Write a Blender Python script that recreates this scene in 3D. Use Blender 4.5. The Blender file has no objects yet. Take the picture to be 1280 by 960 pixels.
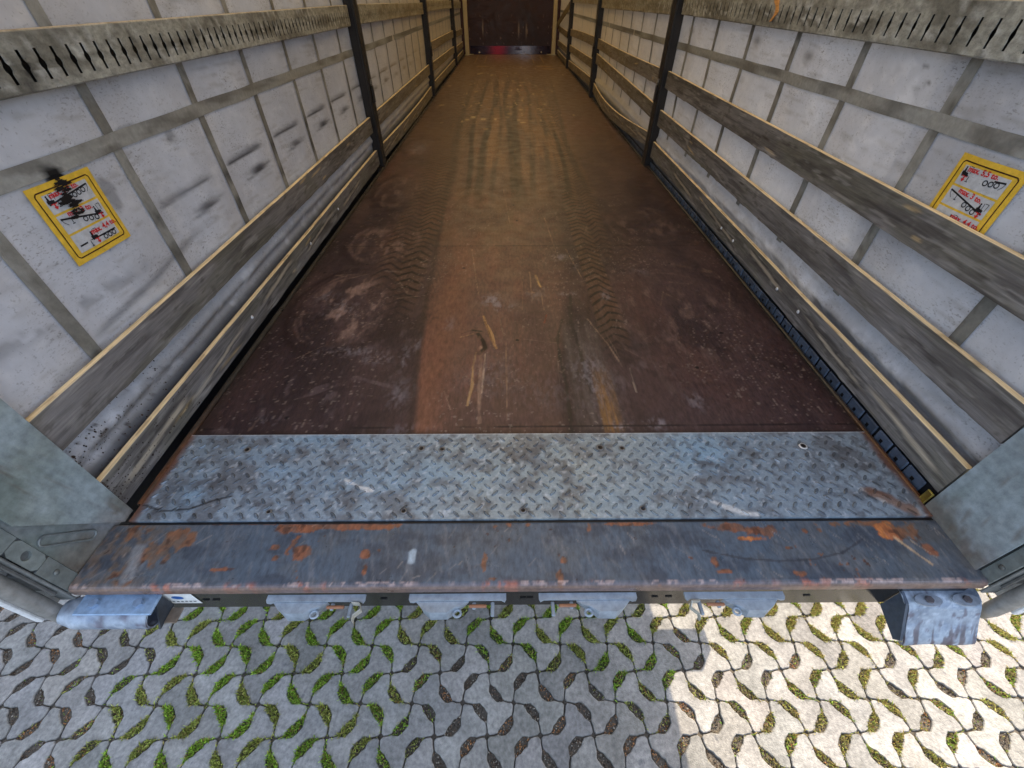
import bpy, math, random
import numpy as np
from mathutils import Vector
R = math.radians
random.seed(4); rng = np.random.default_rng(7)
scn = bpy.context.scene
COL = scn.collection
# ------------------------------------------------------------------ camera
cam = bpy.data.cameras.new('camera'); co = bpy.data.objects.new('camera', cam); COL.objects.link(co)
cam.sensor_width = 36; cam.lens = 36*520/1280; cam.clip_start = 0.02; cam.clip_end = 900
PITCH = math.atan(486/520)
co.location = (-.055, 0, 2.37); co.rotation_euler = (R(90)-PITCH, 0, R(-.4))
scn.camera = co
# ------------------------------------------------------------------ light
SUN = Vector((.62, .80, 1.0)).normalized()
w = bpy.data.worlds.new('World'); scn.world = w; w.use_nodes = True
nt = w.node_tree; bg = nt.nodes['Background']
sky = nt.nodes.new('ShaderNodeTexSky'); sky.sky_type = 'NISHITA'; sky.sun_disc = False
sky.sun_elevation = math.asin(SUN.z); sky.sun_rotation = math.atan2(SUN.x, SUN.y)
sky.air_density = 1.0; sky.dust_density = 2.0; sky.ozone_density = 1.0
hs = nt.nodes.new('ShaderNodeHueSaturation'); hs.inputs['Saturation'].default_value = .78
nt.links.new(sky.outputs[0], hs.inputs['Color']); nt.links.new(hs.outputs[0], bg.inputs[0]); bg.inputs[1].default_value = .15
sl = bpy.data.lights.new('sun', 'SUN'); so = bpy.data.objects.new('sun', sl); COL.objects.link(so)
sl.energy = 2.35; sl.angle = R(.55); sl.color = (1, .89, .70)
so.rotation_euler = SUN.to_track_quat('Z', 'Y').to_euler(); so.location = (6, 8, 12)
vs = scn.view_settings; vs.view_transform = 'Standard'; vs.look = 'None'; vs.gamma = 1
vs.exposure = 1.98
scn.render.engine = 'CYCLES'
try:
    scn.cycles.max_bounces = 8; scn.cycles.diffuse_bounces = 5; scn.cycles.transmission_bounces = 6
except Exception: pass

# ------------------------------------------------------------------ numpy noise / colour helpers
def h2(i, j, s):
    v = np.sin(i*127.1 + j*311.7 + s*74.7)*43758.5453
    return v - np.floor(v)
def vn(x, y, s=0):
    x = np.asarray(x, float); y = np.asarray(y, float)
    i = np.floor(x); j = np.floor(y); fx = x-i; fy = y-j
    fx = fx*fx*(3-2*fx); fy = fy*fy*(3-2*fy)
    a = h2(i, j, s); b = h2(i+1, j, s); c = h2(i, j+1, s); d = h2(i+1, j+1, s)
    return (a*(1-fx)+b*fx)*(1-fy) + (c*(1-fx)+d*fx)*fy
def fbm(x, y, s=0, o=4):
    t = 0; a = .5; n = 0
    x = np.asarray(x, float); y = np.asarray(y, float)
    for k in range(o):
        t = t + a*vn(x*2**k+k*17.3, y*2**k-k*9.1, s+k); n += a; a *= .55
    return t/n
def ss(e0, e1, x):
    t = np.clip((np.asarray(x, float)-e0)/(e1-e0), 0, 1); return t*t*(3-2*t)
def lin(c):
    c = np.asarray(c, float)/255
    return np.where(c <= .04045, c/12.92, ((c+.055)/1.055)**2.4)
def C3(*c): return np.array(c, float)
def mixc(a, b, m):
    m = np.clip(m, 0, 1)[..., None]; return a*(1-m) + np.asarray(b, float)*m
def seg(x, y, pts):
    """distance to a polyline"""
    d = np.full(np.shape(x), 1e9)
    for (x0, y0), (x1, y1) in zip(pts[:-1], pts[1:]):
        dx, dy = x1-x0, y1-y0; t = np.clip(((x-x0)*dx+(y-y0)*dy)/(dx*dx+dy*dy+1e-12), 0, 1)
        d = np.minimum(d, np.hypot(x-x0-t*dx, y-y0-t*dy))
    return d

# ------------------------------------------------------------------ materials
def mat(name, rough=.6, metal=0., ns=60, na=.25, bump=.15, bs=120, stretch=(1, 1, 1), spec=.5, rvar=.12, speck=0., trans=0., fac=1.0, grime=0., blotch=0.):
    m = bpy.data.materials.new(name); m.use_nodes = True; t = m.node_tree; N = t.nodes; L = t.links
    b = N['Principled BSDF']
    at = N.new('ShaderNodeAttribute'); at.attribute_name = 'col'
    tc = N.new('ShaderNodeTexCoord'); mp = N.new('ShaderNodeMapping'); mp.inputs['Scale'].default_value = stretch
    L.new(tc.outputs['Object'], mp.inputs[0])
    n1 = N.new('ShaderNodeTexNoise'); n1.inputs['Scale'].default_value = ns; n1.inputs['Detail'].default_value = 5; n1.inputs['Roughness'].default_value = .65
    L.new(mp.outputs[0], n1.inputs['Vector'])
    mr = N.new('ShaderNodeMapRange'); mr.inputs[1].default_value = .25; mr.inputs[2].default_value = .75
    mr.inputs[3].default_value = (1-na)*fac; mr.inputs[4].default_value = (1+na)*fac
    L.new(n1.outputs[0], mr.inputs[0])
    vm = N.new('ShaderNodeVectorMath'); vm.operation = 'SCALE'
    L.new(at.outputs['Color'], vm.inputs[0]); L.new(mr.outputs[0], vm.inputs['Scale'])
    out = vm.outputs[0]
    if blotch > 0:
        nb = N.new('ShaderNodeTexNoise'); nb.inputs['Scale'].default_value = 7; nb.inputs['Detail'].default_value = 6; nb.inputs['Roughness'].default_value = .6; L.new(tc.outputs['Object'], nb.inputs['Vector'])
        rb_ = N.new('ShaderNodeMapRange'); rb_.inputs[1].default_value = .3; rb_.inputs[2].default_value = .7; rb_.inputs[3].default_value = 1-blotch; rb_.inputs[4].default_value = 1+blotch; L.new(nb.outputs[0], rb_.inputs[0])
        vb = N.new('ShaderNodeVectorMath'); vb.operation = 'SCALE'; L.new(out, vb.inputs[0]); L.new(rb_.outputs[0], vb.inputs['Scale']); out = vb.outputs[0]
        nc = N.new('ShaderNodeTexNoise'); nc.inputs['Scale'].default_value = 17; nc.inputs['Detail'].default_value = 3; L.new(tc.outputs['Object'], nc.inputs['Vector'])
        rc = N.new('ShaderNodeMapRange'); rc.inputs[1].default_value = .68; rc.inputs[2].default_value = .74; rc.inputs[4].default_value = .6; L.new(nc.outputs[0], rc.inputs[0])
        mb_ = N.new('ShaderNodeMix'); mb_.data_type = 'RGBA'; L.new(rc.outputs[0], mb_.inputs[0]); L.new(out, mb_.inputs[6]); mb_.inputs[7].default_value = (.10, .095, .10, 1); out = mb_.outputs[2]
    if speck > 0:
        n3 = N.new('ShaderNodeTexNoise'); n3.inputs['Scale'].default_value = ns*4; n3.inputs['Detail'].default_value = 2
        L.new(tc.outputs['Object'], n3.inputs['Vector'])
        cr = N.new('ShaderNodeMapRange'); cr.inputs[1].default_value = .62; cr.inputs[2].default_value = .74; cr.inputs[4].default_value = speck
        L.new(n3.outputs[0], cr.inputs[0])
        mx = N.new('ShaderNodeMix'); mx.data_type = 'RGBA'; L.new(cr.outputs[0], mx.inputs[0]); L.new(out, mx.inputs[6]); mx.inputs[7].default_value = (.03, .028, .025, 1)
        out = mx.outputs[2]
    if grime > 0:      # fine slanted scuffs and spatter, only where a broad mask lets them through
        gm = N.new('ShaderNodeMapping'); gm.inputs['Scale'].default_value = (1, 1.0, 2.3); gm.inputs['Rotation'].default_value = (R(28), 0, 0); L.new(tc.outputs['Object'], gm.inputs[0])
        ga = N.new('ShaderNodeTexNoise'); ga.inputs['Scale'].default_value = 75; ga.inputs['Detail'].default_value = 4; ga.inputs['Roughness'].default_value = .6; L.new(gm.outputs[0], ga.inputs['Vector'])
        gb = N.new('ShaderNodeTexNoise'); gb.inputs['Scale'].default_value = 5.5; gb.inputs['Detail'].default_value = 4; L.new(tc.outputs['Object'], gb.inputs['Vector'])
        ra = N.new('ShaderNodeMapRange'); ra.inputs[1].default_value = .56; ra.inputs[2].default_value = .66; L.new(ga.outputs[0], ra.inputs[0])
        rb = N.new('ShaderNodeMapRange'); rb.inputs[1].default_value = .42; rb.inputs[2].default_value = .66; rb.inputs[4].default_value = grime; L.new(gb.outputs[0], rb.inputs[0])
        mu = N.new('ShaderNodeMath'); mu.operation = 'MULTIPLY'; L.new(ra.outputs[0], mu.inputs[0]); L.new(rb.outputs[0], mu.inputs[1])
        mx = N.new('ShaderNodeMix'); mx.data_type = 'RGBA'; L.new(mu.outputs[0], mx.inputs[0]); L.new(out, mx.inputs[6]); mx.inputs[7].default_value = (.10, .09, .08, 1)
        out = mx.outputs[2]
    L.new(out, b.inputs['Base Color'])
    b.inputs['Metallic'].default_value = metal
    b.inputs['Specular IOR Level'].default_value = spec
    n2 = N.new('ShaderNodeTexNoise'); n2.inputs['Scale'].default_value = bs; n2.inputs['Detail'].default_value = 4
    L.new(mp.outputs[0], n2.inputs['Vector'])
    rr = N.new('ShaderNodeMapRange'); rr.inputs[1].default_value = .3; rr.inputs[2].default_value = .7
    rr.inputs[3].default_value = max(.05, rough-rvar); rr.inputs[4].default_value = min(1, rough+rvar)
    n4 = N.new('ShaderNodeTexNoise'); n4.inputs['Scale'].default_value = 9; n4.inputs['Detail'].default_value = 6; L.new(tc.outputs['Object'], n4.inputs['Vector'])
    L.new(n4.outputs[0], rr.inputs[0]); L.new(rr.outputs[0], b.inputs['Roughness'])
    if bump:
        bp = N.new('ShaderNodeBump'); bp.inputs['Strength'].default_value = bump; bp.inputs['Distance'].default_value = .004
        L.new(n2.outputs[0], bp.inputs['Height']); L.new(bp.outputs[0], b.inputs['Normal'])
    if trans > 0:
        tr = N.new('ShaderNodeBsdfTranslucent'); L.new(out, tr.inputs[0])
        ms = N.new('ShaderNodeMixShader'); ms.inputs[0].default_value = trans
        L.new(b.outputs[0], ms.inputs[1]); L.new(tr.outputs[0], ms.inputs[2]); L.new(ms.outputs[0], N['Material Output'].inputs[0])
    return m
M = dict(
    ply=mat('phenolic plywood', .42, 0, 70, .42, .16, 160, (1, .30, 1), .4),
    galv=mat('galvanised steel', .5, .3, 45, .32, .12, 140, (1, 1, 1), .5, speck=.15),
    slat=mat('dirty zinc slat', .6, .1, 55, .5, .3, 120, (1, .6, 1.0), .4, speck=.55),
    tread=mat('worn tread steel', .38, .25, 90, .30, .12, 220, (1, 1, 1), .5, .15, .4),
    paint=mat('worn dark paint', .38, .1, 80, .40, .12, 200, (1, .4, 1), .5, .15),
    gloss=mat('glossy beam paint', .16, .75, 30, .2, .02, 100, (1, 1, 1), .6, .05),
    wood=mat('weathered board', .78, 0, 150, .38, .3, 160, (1, .05, 1), .25, speck=.3),
    post=mat('black post steel', .45, .2, 60, .3, .1, 150),
    tarp=mat('curtain tarpaulin', .55, 0, 30, .07, .12, 60, (1, 1, 1), .4, .1, .30, .045, grime=.6),
    roof=mat('roof tarpaulin', .6, 0, 8, .06, .0, 60, (1, 1, 1), .3, .1, 0, .34),
    web=mat('sewn webbing', .8, 0, 60, .2, .3, 500, (1, 1, 1), .2, speck=.15),
    ink=mat('sticker print', .5, 0, 50, .22, .05, 60, speck=.35),
    concrete=mat('concrete paver', .88, 0, 55, .40, .8, 160, (1, 1, 1), .25, .06, .55, blotch=.24),
    soil=mat('joint soil', .95, 0, 120, .5, .9, 150, (1, 1, 1), .2),
    leaf=mat('moss', .8, 0, 60, .3, 0, 60, (1, 1, 1), .2, trans=.25),
)

# ------------------------------------------------------------------ object helpers
def tag(o, label=None, cat=None, group=None, kind=None):
    if label: o['label'] = label
    if cat: o['category'] = cat
    if group: o['group'] = group
    if kind: o['kind'] = kind
    return o
def empty(name, loc=(0, 0, 0)):
    o = bpy.data.objects.new(name, None); o.location = loc; o.empty_display_size = .1; COL.objects.link(o); return o
ROOTZ = {}
def mesh(name, V, F, cols, m, parent=None, org=(0, 0, 0), smooth=False):
    """V in place coordinates (z=0 is the trailer floor for trailer bits); cols per vertex or single"""
    V = np.asarray(V, float); V = V - np.asarray(org, float)
    me = bpy.data.meshes.new(name); me.from_pydata(V.tolist(), [], F if isinstance(F, list) else F.tolist()); me.update()
    a = me.color_attributes.new('col', 'FLOAT_COLOR', 'POINT')
    cols = np.asarray(cols, float)
    if cols.ndim == 1: cols = np.tile(cols, (len(V), 1))
    a.data.foreach_set('color', np.hstack([cols, np.ones((len(V), 1))]).ravel())
    me.materials.append(m)
    if smooth: me.polygons.foreach_set('use_smooth', [True]*len(me.polygons))
    o = bpy.data.objects.new(name, me); COL.objects.link(o); o.location = org
    if parent: o.parent = parent
    return o
def gridf(nu, nv, off=0, flip=False):
    i = np.arange(nu-1)[:, None]*nv + np.arange(nv-1)[None, :] + off
    q = np.stack([i, i+nv, i+nv+1, i+1], -1).reshape(-1, 4)
    return q[:, ::-1] if flip else q
class MB:
    def __init__(s): s.V = []; s.F = []; s.C = []
    def add(s, V, F, c):
        o = len(s.V); s.V += [tuple(v) for v in V]; s.F += [tuple(int(i)+o for i in f) for f in F]
        c = np.asarray(c, float)
        s.C += ([tuple(c)]*len(V) if c.ndim == 1 else [tuple(k) for k in c])
    def box(s, a, b, c, bev=0.):
        (x0, y0, z0), (x1, y1, z1) = a, b
        e = min(bev, (x1-x0)/2.01, (y1-y0)/2.01, (z1-z0)/2.01)
        if e <= 0:
            V = [(x, y, z) for x in (x0, x1) for y in (y0, y1) for z in (z0, z1)]
            s.add(V, [(0, 1, 3, 2), (4, 6, 7, 5), (0, 4, 5, 1), (2, 3, 7, 6), (0, 2, 6, 4), (1, 5, 7, 3)], c); return
        # chamfered box: three rects per corner
        V = []; idx = {}
        for ix, x in enumerate((x0, x1)):
            for iy, y in enumerate((y0, y1)):
                for iz, z in enumerate((z0, z1)):
                    sx = e if ix == 0 else -e; sy = e if iy == 0 else -e; sz = e if iz == 0 else -e
                    idx[ix, iy, iz, 0] = len(V); V.append((x, y+sy, z+sz))
                    idx[ix, iy, iz, 1] = len(V); V.append((x+sx, y, z+sz))
                    idx[ix, iy, iz, 2] = len(V); V.append((x+sx, y+sy, z))
        F = []
        g = lambda a, b, c_, k: idx[a, b, c_, k]
        F += [(g(0,0,0,0), g(0,0,1,0), g(0,1,1,0), g(0,1,0,0)), (g(1,0,0,0), g(1,1,0,0), g(1,1,1,0), g(1,0,1,0))]
        F += [(g(0,0,0,1), g(1,0,0,1), g(1,0,1,1), g(0,0,1,1)), (g(0,1,0,1), g(0,1,1,1), g(1,1,1,1), g(1,1,0,1))]
        F += [(g(0,0,0,2), g(0,1,0,2), g(1,1,0,2), g(1,0,0,2)), (g(0,0,1,2), g(1,0,1,2), g(1,1,1,2), g(0,1,1,2))]
        for a_ in (0, 1):
            for b_ in (0, 1):
                F.append((g(a_, b_, 0, 0), g(a_, b_, 1, 0), g(a_, b_, 1, 1), g(a_, b_, 0, 1)))
                F.append((g(a_, 0, b_, 0), g(a_, 1, b_, 0), g(a_, 1, b_, 2), g(a_, 0, b_, 2)))
                F.append((g(0, a_, b_, 1), g(1, a_, b_, 1), g(1, a_, b_, 2), g(0, a_, b_, 2)))
                for c_ in (0, 1): F.append((g(a_, b_, c_, 0), g(a_, b_, c_, 1), g(a_, b_, c_, 2)))
        s.add(V, F, c)
    def prism(s, poly, z0, z1, c, axis='z', bev=0.0):
        n = len(poly)
        def P(p, z): return {'z': (p[0], p[1], z), 'x': (z, p[0], p[1]), 'y': (p[0], z, p[1])}[axis]
        V = [P(p, z0) for p in poly] + [P(p, z1) for p in poly]
        F = [tuple(range(n))[::-1], tuple(range(n, 2*n))] + [(i, (i+1) % n, (i+1) % n+n, i+n) for i in range(n)]
        s.add(V, F, c)
    def tube(s, pts, r, c, n=10, cap=True):
        pts = [Vector(p) for p in pts]; rr = r if isinstance(r, (list, tuple)) else [r]*len(pts); base = []; V = []; F = []
        for k, p in enumerate(pts):
            d = (pts[min(k+1, len(pts)-1)]-pts[max(k-1, 0)]).normalized()
            u = d.orthogonal().normalized() if k == 0 else (pu - d*pu.dot(d)).normalized()
            pu = u; v = d.cross(u)
            for i in range(n):
                a = 2*math.pi*i/n; V.append(tuple(p+u*math.cos(a)*rr[k]+v*math.sin(a)*rr[k]))
        for k in range(len(pts)-1):
            for i in range(n):
                j = (i+1) % n; F.append((k*n+i, k*n+j, k*n+n+j, k*n+n+i))
        if cap: F += [tuple(range(n))[::-1], tuple(range((len(pts)-1)*n, len(pts)*n))]
        s.add(V, F, c)
    def build(s, name, m, parent=None, org=(0, 0, 0), smooth=False):
        return mesh(name, s.V, s.F, s.C, m, parent, org, smooth)

# ================================================================== GROUND
GZ = 0.0
mb = MB()
gx = np.array([-400, -60, -12, -4.6, 4.6, 12, 60, 400]); gy = np.array([-400, -60, -10, -2.3, 3.0, 14, 60, 400])
V = np.array([(x, y, -.035) for x in gx for y in gy]); F = gridf(8, 8, 0, False)
V[:, 2] = -.011
gr = mesh('ground', V, F, C3(.10, .082, .062), M['soil']); tag(gr, kind='structure')
# the interlocking pavers: every cell of a diagonal lattice, its four edges bent into a pin-wheel with a leaf shaped planting hole
PX, PY, OX, OY = .117, .1178, -.279, .397
def node(i, j): return np.array((OX+i*PX, OY+j*PY))
def edge_curve(i, j, k, l, n=13):
    """centre line from (i,j) down to (k,l)=(i±1,j-1)"""
    p0, p1 = node(i, j), node(k, l); sx = np.sign(k-i); A = (j % 2 == 0)
    H = .052
    if A:
        t0 = (1, 0) if sx > 0 else (0, -1); t1 = (0, -1) if sx > 0 else (-1, 0)
    else:
        t0 = (0, -1) if sx > 0 else (-1, 0); t1 = (1, 0) if sx > 0 else (0, -1)
    t0 = np.array(t0)*H; t1 = np.array(t1)*H
    s = np.linspace(0, 1, n)[:, None]
    P = p0*(1-s)**3 + 3*(p0+t0)*s*(1-s)**2 + 3*(p1-t1)*s*s*(1-s) + p1*s**3
    T = 3*(t0)*(1-s)**2 + 6*(p1-t1-p0-t0)*s*(1-s) + 3*t1*s*s
    T /= np.linalg.norm(T, axis=1)[:, None]
    return P, T
S = np.array([0, .055, .14, .235, .27, .31, .37, .5, .63, .69, .73, .765, .86, .945, 1.0])
def wid(s, g, seed=0):
    lf = np.interp(s, [0, .235, .27, .37, .63, .73, .765, 1], [0, 0, .0045, .0160, .0160, .0045, 0, 0])
    return g + lf
def curve_at(i, j, k, l):
    p0, p1 = node(i, j), node(k, l); sx = 1 if k > i else -1; A = (j % 2 == 0); H = .074
    if A: t0, t1 = (((1, 0), (0, -1)) if sx > 0 else ((0, -1), (-1, 0)))
    else: t0, t1 = (((0, -1), (1, 0)) if sx > 0 else ((-1, 0), (0, -1)))
    t0 = np.array(t0, float)*H; t1 = np.array(t1, float)*H
    # the leaf is centred at the middle; ease the bends into the ends
    s = S[:, None]
    P = p0*(1-s)**3 + 3*(p0+t0)*s*(1-s)**2 + 3*(p1-t1)*s*s*(1-s) + p1*s**3
    T = 3*t0*(1-s)**2 + 6*(p1-t1-p0-t0)*s*(1-s) + 3*t1*s*s
    T = T/np.linalg.norm(T, axis=1)[:, None]
    return P, T
def outline(ci, cj, g):
    """closed outline of the paver whose centre is lattice point (ci,cj)"""
    top, rt, bt, lf = (ci, cj+1), (ci+1, cj), (ci, cj-1), (ci-1, cj)
    pts = []
    for a, b in ((top, rt), (rt, bt), (bt, lf), (lf, top)):
        if a[1] > b[1]: P, T = curve_at(*a, *b); rev = False
        else: P, T = curve_at(*b, *a); rev = True
        if rev: P = P[::-1]; T = -T[::-1]
        Nn = np.stack([T[:, 1], -T[:, 0]], 1)         # right of travel = inside for clockwise loop
        Q = P + Nn*wid(S, g)[:, None]
        pts.append(Q[1:-1])
    return np.concatenate(pts)
Vs = []; Fs = []; Cs = []; off = 0
i0, i1 = int((-4.5-OX)/PX), int((4.5-OX)/PX); j0, j1 = int((-2.2-OY)/PY), int((2.9-OY)/PY)
for ci in range(i0, i1):
    for cj in range(j0, j1):
        if (ci+cj) % 2 == 0: continue
        A = outline(ci, cj, .0021); B = outline(ci, cj, .0058); n = len(A)
        c = node(ci, cj); jit = rng.normal(0, .0005, (n, 2)); ch = (rng.random(n) < .05)[:, None]*rng.uniform(.002, .006, (n, 1)); inw = (c-A)/np.linalg.norm(c-A, axis=1)[:, None]
        ro = rng.normal(0, .009); Rm = np.array([[math.cos(ro), -math.sin(ro)], [math.sin(ro), math.cos(ro)]]); sh = rng.normal(0, .0007, 2)
        A = (A+jit+inw*ch*.6-c)@Rm.T+c+sh; B = (B+jit+inw*ch-c)@Rm.T+c+sh; tz = rng.normal(0, .0010); tx, ty = rng.normal(0, .004, 2)
        def zz(P): return tz + (P[:, 0]-c[0])*tx + (P[:, 1]-c[1])*ty
        Vs += [np.column_stack([A, zz(A)-.045]), np.column_stack([A, zz(A)-.004]), np.column_stack([B, zz(B)])]
        r = np.arange(n); r2 = (r+1) % n
        Fs += np.stack([off+r, off+n+r, off+n+r2, off+r2], 1).tolist()
        Fs += np.stack([off+n+r, off+2*n+r, off+2*n+r2, off+n+r2], 1).tolist()
        Fs.append((off+2*n+r).tolist())
        k = rng.normal(0, .09); base = lin((132, 127, 120))*(1+k)*np.array((1+rng.normal(0, .012), 1, 1+rng.normal(0, .015)))
        dirt = np.full(3*n, float(fbm(c[0]*3, c[1]*3, 5, 4)))
        col = base[None, :]*(0.80+.42*dirt[:, None])
        col[:2*n] *= .75; col[:n] *= .5
        Cs.append(col); off += 3*n
pv = mesh('paving', np.concatenate(Vs), Fs, np.concatenate(Cs), M['concrete']); tag(pv, kind='structure')
# distant yard: one plain concrete sheet framing the laid field
fr = []; FF = []
X = [-400, -4.45, 4.35, 400]; Y = [-400, -2.1, 2.8, 400]
V = [(x, y, -.012) for x in X for y in Y]
F = [[a*4+b, (a+1)*4+b, (a+1)*4+b+1, a*4+b+1] for a in range(3) for b in range(3) if not (a == 1 and b == 1)]
yd = mesh('yard', V, F, lin((128, 122, 115)), M['concrete']); tag(yd, kind='structure')

# moss, grass and debris in the planting holes
bl_V = []; bl_F = []; bl_C = []; gv_V = []; gv_F = []; gv_C = []
def lush(x, y):
    a = np.exp(-((x+1.15)/.75)**2)*1.0 + np.exp(-((x-.45)/.5)**2-((y-.65)/.25)**2)*.75 + .45*float(ss(.8, 1.3, x))
    a += .35*float(ss(.55, .7, y))*float(ss(-2.2, -1.0, x))
    a *= .55+.9*float(vn(x*3, y*3, 44)); a -= .75*math.exp(-((x+.15)/.42)**2-((y-.3)/.25)**2)
    if x < -1.9: a *= .35
    return max(0, min(1.1, a))
def dryness(x): return float(ss(.55, 1.0, x))
for i in range(int((-3.2-OX)/PX), int((3.2-OX)/PX)):
    for j in range(int((-.5-OY)/PY), int((1.15-OY)/PY)):
        if (i+j) % 2: continue
        for sx in (1, -1):
            P, T = curve_at(i, j, i+sx, j-1)
            x, y = P[7]; l = lush(x, y); u = rng.random()
            if u > .35+.9*l: l *= .15
            dry = dryness(x); l = min(1, l)
            brown = lin((92, 76, 62)) if rng.random() < .65 else lin((140, 100, 66))
            # debris grit
            for _ in range(46):
                s = rng.uniform(.24, .76); q = P[0]*0 + np.array((np.interp(s, S, P[:, 0]), np.interp(s, S, P[:, 1])))
                tn = np.array((np.interp(s, S, T[:, 0]), np.interp(s, S, T[:, 1]))); nn = np.array((-tn[1], tn[0]))
                ww = np.interp(s, [.24, .37, .63, .76], [.002, .016, .016, .002]); q = q+nn*rng.uniform(-1, 1)*ww*.9
                r = rng.uniform(.0016, .0050); z = rng.uniform(-.011, -.004); a = rng.uniform(0, 6.28)
                o = len(gv_V); e = rng.uniform(.6, 1.6)
                gv_V += [(q[0]+math.cos(a)*r*e, q[1]+math.sin(a)*r*e, z), (q[0]+math.cos(a+2.1)*r, q[1]+math.sin(a+2.1)*r, z+r*.3), (q[0]+math.cos(a+4.2)*r, q[1]+math.sin(a+4.2)*r, z), (q[0], q[1], z+r*1.2)]
                gv_F += [(o, o+1, o+3), (o+1, o+2, o+3), (o+2, o, o+3)]
                cc = brown*rng.uniform(.4, 1.8) if rng.random() < .75 else lin((150, 140, 125))*rng.uniform(.5, 1.1)
                gv_C += [cc]*4
            nb = int(300*l)
            g0 = lin((146, 176, 66)) if rng.random() < .5 else lin((164, 170, 88))
            for _ in range(nb):
                s = rng.uniform(.2, .8) if rng.random() < .9 else rng.uniform(.02, .98)
                q = np.array((np.interp(s, S, P[:, 0]), np.interp(s, S, P[:, 1])))
                tn = np.array((np.interp(s, S, T[:, 0]), np.interp(s, S, T[:, 1]))); nn = np.array((-tn[1], tn[0]))
                ww = np.interp(s, [0, .24, .37, .63, .76, 1], [.002, .004, .0165, .0165, .004, .002]); q = q+nn*rng.uniform(-1, 1)*ww
                hgt = rng.uniform(.005, .017)*(.5+.5*l); a = rng.uniform(0, 6.28); wd = rng.uniform(.0012, .0026); ln = rng.uniform(0, .016)
                b = rng.uniform(0, 6.28); z = -.009
                o = len(bl_V)
                bl_V += [(q[0]-math.cos(a)*wd, q[1]-math.sin(a)*wd, z), (q[0]+math.cos(a)*wd, q[1]+math.sin(a)*wd, z),
                         (q[0]+math.cos(b)*ln*.5+math.cos(a)*wd, q[1]+math.sin(b)*ln*.5+math.sin(a)*wd, z+hgt*.6+.006), (q[0]+math.cos(b)*ln*1.2, q[1]+math.sin(b)*ln*1.2, z+hgt+.006)]
                bl_F += [(o, o+1, o+2), (o, o+2, o+3)]
                c = g0*rng.uniform(.55, 1.5)
                if rng.random() < .16+.5*dry: c = lin((186, 168, 104))*rng.uniform(.5, 1.1)
                bl_C += [c*.7, c*.7, c, c]
ms_ = mesh('moss', bl_V, bl_F, np.array(bl_C), M['leaf']); tag(ms_, 'green moss and short grass filling the leaf shaped holes between the concrete pavers', 'moss', kind='stuff')
gv_ = mesh('debris', gv_V, gv_F, np.array(gv_C), M['soil']); tag(gv_, 'brown grit and dry debris lying in the holes between pavers', 'debris', kind='stuff')

# ================================================================== TRAILER
TR = empty('curtainside_trailer', (0, 0, 0))
tag(TR, 'empty curtain-sided truck trailer seen from its open rear, brown plywood floor and grey curtains', 'trailer')
D = 1.2
def part(mb_or, name, m, parent=TR, smooth=False):
    o = mb_or.build(name, m, parent, smooth=smooth)
    if parent is TR: o.location = (0, 0, D)
    return o
def pmesh(name, V, F, C, m, parent=TR, smooth=False):
    o = mesh(name, V, F, C, m, parent, smooth=smooth)
    if parent is TR: o.location = (0, 0, D)
    return o
YF = 14.3                                   # inside front
def graded(y0, y1, k=.0021, c=.8):
    ys = [y0]
    while ys[-1] < y1: ys.append(ys[-1]+k*(ys[-1]**2+c))
    ys[-1] = y1; return np.array(ys)

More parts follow.
